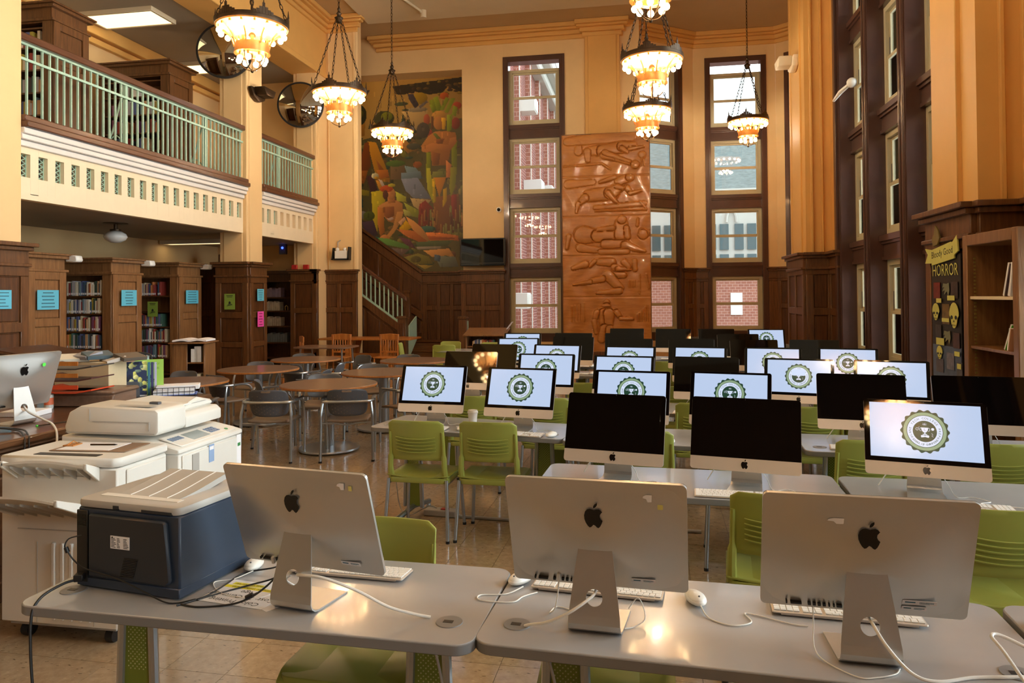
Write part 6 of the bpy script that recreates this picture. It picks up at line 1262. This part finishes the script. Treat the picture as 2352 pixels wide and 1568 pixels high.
# ================================================================ papers and signs
def sheet(x, y, z, w, h, rz, m, label, ink=INKT, kind='lines', name='sign_sheet', n=5, seed=1):
    t = thing(name, label, 'sign', (x, y, z), rz); obj('sheet', MB().box(-w/2, -.003, -h/2, w/2, 0, h/2), m, t, smooth=0); mb = MB(); r_ = random.Random(seed)
    if kind == 'lines':
        for k in range(n): a = w*r_.uniform(.2, .38); zz_ = h*(.36-.72*k/(n-1)); mb.box(-a, -.0042, zz_-.008*h/.28, a, -.003, zz_+.008*h/.28)
    elif kind == 'draw':
        mb.box(-w*.3, -.0042, h*.36, w*.3, -.003, h*.4); mb.box(-w*.25, -.0042, h*.28, w*.25, -.003, h*.31); drawing(mb, T(0, -.0032, -h*.18) @ RX(PI/2), w*.3)
    elif kind == 'photo':
        mb.box(w*.1, -.0042, -h*.35, w*.32, -.003, h*.35); mb.box(-w*.35, -.0042, h*.1, -w*.02, -.003, h*.14); mb.box(-w*.35, -.0042, 0, -w*.05, -.003, h*.03)
    obj('print', mb, ink, t, smooth=0); return t
sheet(-7.655, 7.65, 1.71, .3, .23, R(90), BLUEP, 'blue paper sign on the wooden column at the left edge', seed=2)
sheet(-8.72, 9.53, 1.70, .40, .29, R(90), BLUEP, 'blue paper sign on the end of the nearest bookcase', seed=3)
sheet(-8.72, 11.28, 1.72, .38, .27, R(90), BLUEP, 'blue paper sign on the end of the second bookcase', seed=4)
sheet(-8.72, 13.08, 1.73, .40, .26, R(90), BLUEP, 'blue paper sign on the end of the third bookcase', seed=5)
sheet(-7.63, 13.74, 1.76, .26, .24, R(90), BLUEP, 'small blue paper sign on the yellow column base, above the pink one', seed=6)
sheet(-7.63, 13.74, 1.27, .24, .31, R(90), PINKP, 'hot pink paper sign on the wooden column base', ink=mat('dark pink ink', (150, 30, 90), .6), seed=7)
sheet(-8.06, 13.32, 1.63, .23, .31, 0, GREENPB, 'olive green flyer on the wooden column base', ink=INK, kind='draw')
sheet(-9.3, 12.69, 1.5, .215, .29, 0, GREENPB, 'green flyer on the third bookcase shelf', ink=INK, kind='draw')
sheet(-8.32, 17.1, 1.53, .28, .25, 0, PAPER, 'white sheet with a picture on the end wall panelling, upper one', ink=COPYD, kind='photo'); sheet(-8.3, 17.1, 1.14, .25, .2, 0, PAPER, 'white sheet with a red picture on the end wall panelling, lower one', ink=RED, kind='photo')
# ================================================================ on the walls
def mirror(loc, az, label):
    t = thing('convex_mirror', label, 'mirror', loc, az); M = RX(PI/2); r = .53; pr = []
    Rs = (r*r+.16*.16)/(2*.16)
    for k in range(13): a = k/12; pr.append((max(r*(1-a), .001), math.sqrt(Rs*Rs-(r*(1-a))**2)-(Rs-.16)))
    obj('dome', MB().lathe(pr, 48, M), mat('mirror dome', (200, 196, 186), .03, 1.0, var=0), t, smooth=80); obj('rim', MB().lathe([(r, -.03), (r+.02, -.02), (r+.02, .01), (r-.01, .015)], 48, M), BLACK, t); obj('mount', MB().cyl((0, 0, 0), (0, .18, 0), .03), BLACK, t); return t
mirror((-8.02, 13.1, 6.56), R(14), 'round convex mirror at the top of the first yellow column'); mirror((-8.0, 16.3, 6.31), R(14), 'round convex mirror on the far yellow column, behind the second chandelier')
def sconce(loc, rz, label, m):
    t = thing('wall_sconce', label, 'wall lamp', loc, rz); obj('bowl', MB().prism([(-.3, .08), (.3, .08), (.22, -.1), (.05, -.17), (-.05, -.17), (-.22, -.1)], -.1, 0, 'y').prism([(-.24, .08), (.24, .08), (.15, -.08), (-.15, -.08)], -.34, -.1, 'y'), m, t, bevel=.02, seg=2); obj('back_plate', MB().box(-.08, -.02, -.1, .08, .01, .1), m, t); return t
sconce((2.86, 14.25, 5.98), R(-90), 'cream uplight sconce on the pier right of the bay windows', CREAMW); sconce((-7.72, 13.72, 5.86), R(90), 'brown uplight sconce on the first yellow column, below the round mirror', BRONZE)
t = thing('television', 'black flat television on the wall left of the first tall window', 'television', (-4.07, 18.6, 2.84)); obj('casing', MB().box(-.6, -.04, -.36, .6, .05, .36), BLACK, t, bevel=.012); obj('panel', MB().box(-.56, -.042, -.28, .56, -.039, .33), BLACKG, t, smooth=0); obj('speaker_bar', MB().box(-.57, -.045, -.345, .57, -.04, -.3), BLACKG, t); obj('bracket', MB().box(-.1, .05, -.1, .1, .16, .1), BLACK, t)
t = thing('security_camera', 'small white dome camera on the wall left of the first tall window', 'camera', (-3.66, 18.8, 3.95)); obj('mount', MB().cyl((0, 0, 0), (0, -.06, 0), .06, .07, 16), WHITE, t); obj('lens', MB().ball((0, -.08, 0), .045), BLACKG, t)
t = thing('emergency_light', 'black and white emergency light box on the yellow end wall', 'emergency light', (-7.33, 17.2, 2.62)); obj('shelf', MB().box(-.24, -.16, 0, .22, 0, .03).prism([(-.24, 0), (-.2, .3), (-.18, .3), (-.2, 0)], -.16, 0, 'y').prism([(.18, 0), (.2, .32), (.23, .32), (.22, 0)], -.16, 0, 'y'), BLACK, t); obj('box', MB().box(-.16, -.14, .03, .17, -.01, .23), WHITE, t, bevel=.01)
for x in (-.1, .1): obj('lamp_head', MB().ball((x, -.1, .26), .05), WHITE, t)
obj('conduit', MB().tube([(-.12, -.02, .28), (-.12, -.02, .45), (-.05, -.02, .5)], .015, 6), COPYD, t)
for x, l in ((-8.28, 'left'), (-7.98, 'right')): tag(obj('fire_alarm', MB().box(-.07, -.06, 0, .07, 0, .13, T(x, 16.55, 2.36)), RED, bevel=.008), 'small red fire alarm box above the panelling, %s one of two' % l, 'alarm')
t = thing('ceiling_lamp', 'white glass globe lamp hanging under the balcony', 'ceiling lamp', (-9.0, 11.3, 3.02)); obj('canopy', MB().lathe([(.06, -.02), (.2, -.01), (.2, 0)], 20), BRONZE, t); obj('stem', MB().lathe([(.03, -.12), (.03, -.02)], 10).lathe([(.09, -.15), (.09, -.11), (.03, -.1)], 16), BRONZE, t); obj('globe', MB().lathe([(.09, -.14), (.17, -.19), (.19, -.24), (.16, -.29), (.08, -.335), (.001, -.345)], 24), WHITE, t, smooth=80)
t = thing('wall_speaker', 'brown and white loudspeaker under the balcony left of the column', 'speaker', (-9.75, 15.9, 2.55), R(20)); obj('cabinet', MB().box(-.12, -.1, -.18, .12, .1, .18), OAKD, t, bevel=.01); obj('side', MB().box(.12, -.1, -.22, .2, .1, .22), WHITE, t, bevel=.01)
t = thing('wall_device', 'grey wall box with a glowing blue light under the balcony', 'wall box', (-8.75, 16.9, 2.9)); obj('box', MB().box(-.1, -.08, -.13, .1, .0, .13), mat('slate plastic', (92, 90, 104), .5), t, bevel=.015); obj('blue_lamp', MB().ball((0, -.085, .03), .03), mat('blue lamp', (60, 90, 255), .3, var=0, emit=3), t)
t = thing('window_camera', 'white round camera with a bracket on the tall window mullion', 'camera', (3.1, 11.45, 4.8)); obj('dome', MB().ball((-.02, 0, 0), .075), WHITE, t); obj('arm', MB().tube([(-.05, .02, -.02), (-.1, .3, -.05), (-.14, .55, -.12)], [.03, .035, .02], 6), WHITE, t)
# low bookcase by the stairs
t = thing('low_bookcase', 'low oak bookcase with a slanted top by the stair newel', 'bookcase', (-3.32, 15.5, 0)); mb = MB(); mb.box(-.42, -.2, 0, -.39, .3, .86); mb.box(.39, -.2, 0, .42, .3, .86); mb.box(-.42, .27, 0, .42, .3, .9); obj('case', mb, OAKM, t, bevel=.004); obj('top', MB().prism([(-.28, .84), (.34, .97), (.34, 1.0), (-.28, .87)], -.46, .46, 'x'), OAKM, t, bevel=.006)
for z in (.1, .6): obj('shelf', MB().box(-.39, -.18, z, .39, .27, z+.025), OAKM, t)
books(-3.6, -3.1, 15.35, .625, 'book lying in the low bookcase by the stairs', 'books in the low bookcase', lbl=False, rnd=rb, hmax=.15)
tag(obj('propped_sheet', MB().box(-.004, -.1, 0, .0, .12, .2, T(-2.87, 15.5, .98) @ RY(R(38))), PAPER, smooth=0), 'white sheet propped on the low bookcase end', 'paper')
# right-hand bookcase
t = thing('bookcase', 'open brown bookcase at the right edge with leaning books', 'bookcase', (2.62, 6.2, 0)); mb = MB(); mb.box(0, .34, 0, .45, .42, 2.17); mb.box(0, -.48, 0, .45, -.40, 2.17); mb.box(0, -.4, 2.08, .45, .34, 2.17); mb.box(.42, -.4, 0, .45, .34, 2.1); mb.box(.02, -.4, .0, .45, .34, .12); obj('carcass', mb, OAKM, t, bevel=.006)
obj('back_panel', MB().box(.405, -.34, .2, .42, .28, 2.0), OAKD, t, bevel=.01)
for z in (.45, .86, 1.27, 1.67): s_ = obj('shelf', MB().box(.02, -.4, z-.025, .42, .34, z), CREAMW if z > 1.6 else OAKM, t, bevel=.003)
mb = MB()
for y in (.335, -.395):
    for k in range(60): mb.box(.05, y-.003, .2+k*.03, .065, y+.004, .215+k*.03)
obj('shelf_strip', mb, mat('dull brass', (150, 130, 70), .5, .4), t, smooth=0, fix=False)['kind'] = 'stuff'
def leaning(x, y, z, h, d, th, m, label, lean):
    t = thing('book', label, 'book', (x, y, z)); M = RX(R(lean)); obj('cover', MB().box(-.1, -th/2, 0, -.1+d, th/2, h, M), m, t, bevel=.002); obj('pages', MB().box(-.102, -th*.35, .004, -.1+d-.004, th*.35, h+.0015, M), PAPER, t); return t
leaning(2.76, 6.02, 1.672, .26, .19, .03, mat('grey cover', (96, 84, 88), .35), 'grey book leaning on the upper shelf of the right bookcase', 20); leaning(2.76, 5.95, 1.672, .24, .19, .022, mat('red cover', (200, 60, 66), .35), 'book with red cover leaning behind the grey one', 18); leaning(2.74, 5.89, 1.672, .25, .19, .03, PAPER, 'white book leaning at the near end of the upper shelf', 12)
leaning(2.76, 6.02, 1.272, .22, .18, .02, mat('bright green cover', (90, 200, 40), .35), 'bright green book leaning on the middle shelf of the right bookcase', 30); leaning(2.74, 5.93, 1.272, .17, .15, .02, mat('peach cover', (226, 170, 130), .35), 'peach coloured book beside the bright green one', 14)
# poster board
BM_ = T(2.70, 7.5, 0) @ RZ(R(-90)); t = thing('poster_board', 'black display board with cut-out skulls and book covers on the right pier', 'display'); YC = mat('pale yellow card', (206, 204, 110), .6); DRK = mat('black card', (26, 22, 22), .5)
def bz(yp): return 1.71 + (229 - yp/3.41)*6.45/1680
def bx(xp): return .03 + (xp-150)/3.41*.0112
obj('board', MB().box(0, 0, .62, .64, .012, 2.04, BM_), DRK, t, smooth=0); obj('lower_panel', MB().box(0.01, -.002, .62, .63, 0, bz(1215), BM_), mat('slate blue card', (84, 100, 130), .5, var=.2, scale=8), t, smooth=0)
bn = obj('banner', MB().prism([(-.1, 2.12), (-.03, 2.06), (-.1, 1.98), (.06, 1.975), (.06, 1.955), (.56, 2.0), (.56, 2.03), (.64, 2.06), (.62, 2.2), (.52, 2.14), (.5, 2.15), (.06, 2.1)], -.02, -.008, 'y', BM_), YC, t, smooth=0)
obj('banner_text', MB().text('Bloody Good', .088, BM_ @ T(.30, -.021, 2.035) @ RY(R(-4)) @ RX(PI/2)), INK, bn, smooth=0, fix=False)
obj('title', MB().text('HORROR', .155, BM_ @ T(.31, -.004, bz(652)) @ RX(PI/2) @ Matrix.Diagonal((.88, 1, 1, 1))), YC, t, smooth=0, fix=False)
obj('bow', MB().prism([(.12, 2.13), (.22, 2.14), (.27, 2.2), (.22, 2.28), (.17, 2.32), (.14, 2.24), (.09, 2.2)], -.03, -.01, 'y', BM_), mat('bronze foil', (120, 104, 56), .5), t, bevel=.004)
def item(name, pts, m, y=-.006): return obj(name, MB().prism([(bx(a), bz(b)) for a, b in pts], y-.003, y, 'y', BM_), m, t, smooth=0)
for cx_, cy_, w_, h_, c in ((183, 770, 46, 130, (120, 40, 34)), (300, 770, 44, 130, (56, 48, 52)), (243, 960, 48, 160, (120, 96, 50)), (190, 1110, 40, 120, (60, 52, 40)), (308, 1160, 40, 120, (80, 50, 40)), (196, 1380, 50, 110, (90, 84, 96)), (268, 1330, 48, 130, (120, 120, 140)), (325, 1380, 34, 110, (84, 80, 84))):
    item('book_cover', [(cx_-w_/2, cy_-h_/2), (cx_+w_/2, cy_-h_/2), (cx_+w_/2, cy_+h_/2), (cx_-w_/2, cy_+h_/2)], mat('cover %d' % cx_, c, .4, var=.3, scale=14))
for cx_, cy_, w_, h_ in ((200, 853, 34, 36), (282, 831, 46, 38), (244, 1008, 48, 30), (205, 1185, 54, 56), (315, 1262, 32, 36), (327, 1355, 24, 40)): item('name_tag', [(cx_-w_/2, cy_-h_/2), (cx_+w_/2, cy_-h_/2), (cx_+w_/2, cy_+h_/2), (cx_-w_/2, cy_+h_/2)], YC, -.012)
for cx_, cy_, w_, h_ in ((178, 945, 50, 140), (300, 966, 60, 200), (200, 1275, 40, 110)):
    s_ = item('skull', [(cx_+w_/2*math.sin(a)*(1 if math.cos(a) > -.2 else .72), cy_-h_/2*math.cos(a)) for a in [k*PI/12 for k in range(24)]], YC, -.012); mb = MB()
    for ex in (-.22, .22): mb.prism([(bx(cx_+ex*w_+.13*w_*math.cos(a)), bz(cy_+.08*h_+.08*h_*math.sin(a))) for a in [k*PI/5 for k in range(10)]], -.0165, -.0155, 'y', BM_)
    mb.prism([(bx(cx_), bz(cy_+.17*h_)), (bx(cx_-.07*w_), bz(cy_+.26*h_)), (bx(cx_+.07*w_), bz(cy_+.26*h_))], -.0165, -.0155, 'y', BM_)
    for k in range(4): mb.box(bx(cx_-.2*w_+k*.12*w_), -.0165, bz(cy_+.42*h_), bx(cx_-.16*w_+k*.12*w_), -.0155, bz(cy_+.35*h_), BM_)
    obj('skull_print', mb, INK, s_, smooth=0)
for cx_, cy_ in ((243, 760), (245, 1140)): item('bat', [(cx_+22, cy_-50), (cx_+6, cy_-40), (cx_-14, cy_-46), (cx_-20, cy_-10), (cx_-8, cy_-16), (cx_-22, cy_+20), (cx_-4, cy_+10), (cx_-10, cy_+44), (cx_+10, cy_+20), (cx_+18, cy_+60), (cx_+26, cy_+10)], mat('bat grey card', (120, 122, 96), .6))
obj('price_text', MB().text('READ', .05, BM_ @ T(.08, -.01, bz(1045)) @ RX(PI/2)), COPYD, t, smooth=0, fix=False) if False else None
for x, y, a, l in ((1.25, 16.6, 200, 'grey armchair by the bay windows behind the farthest screens'), (2.55, 14.2, 160, 'grey armchair behind the farthest lit screen, by the pier'), (2.35, 12.3, 170, 'grey armchair right of the farthest lit screen')): dup(ac, (x, y, 0), R(a), l, 'grey armchairs round the tables')
for s_ in (ms0,): pass
bpy.context.view_layer.update()
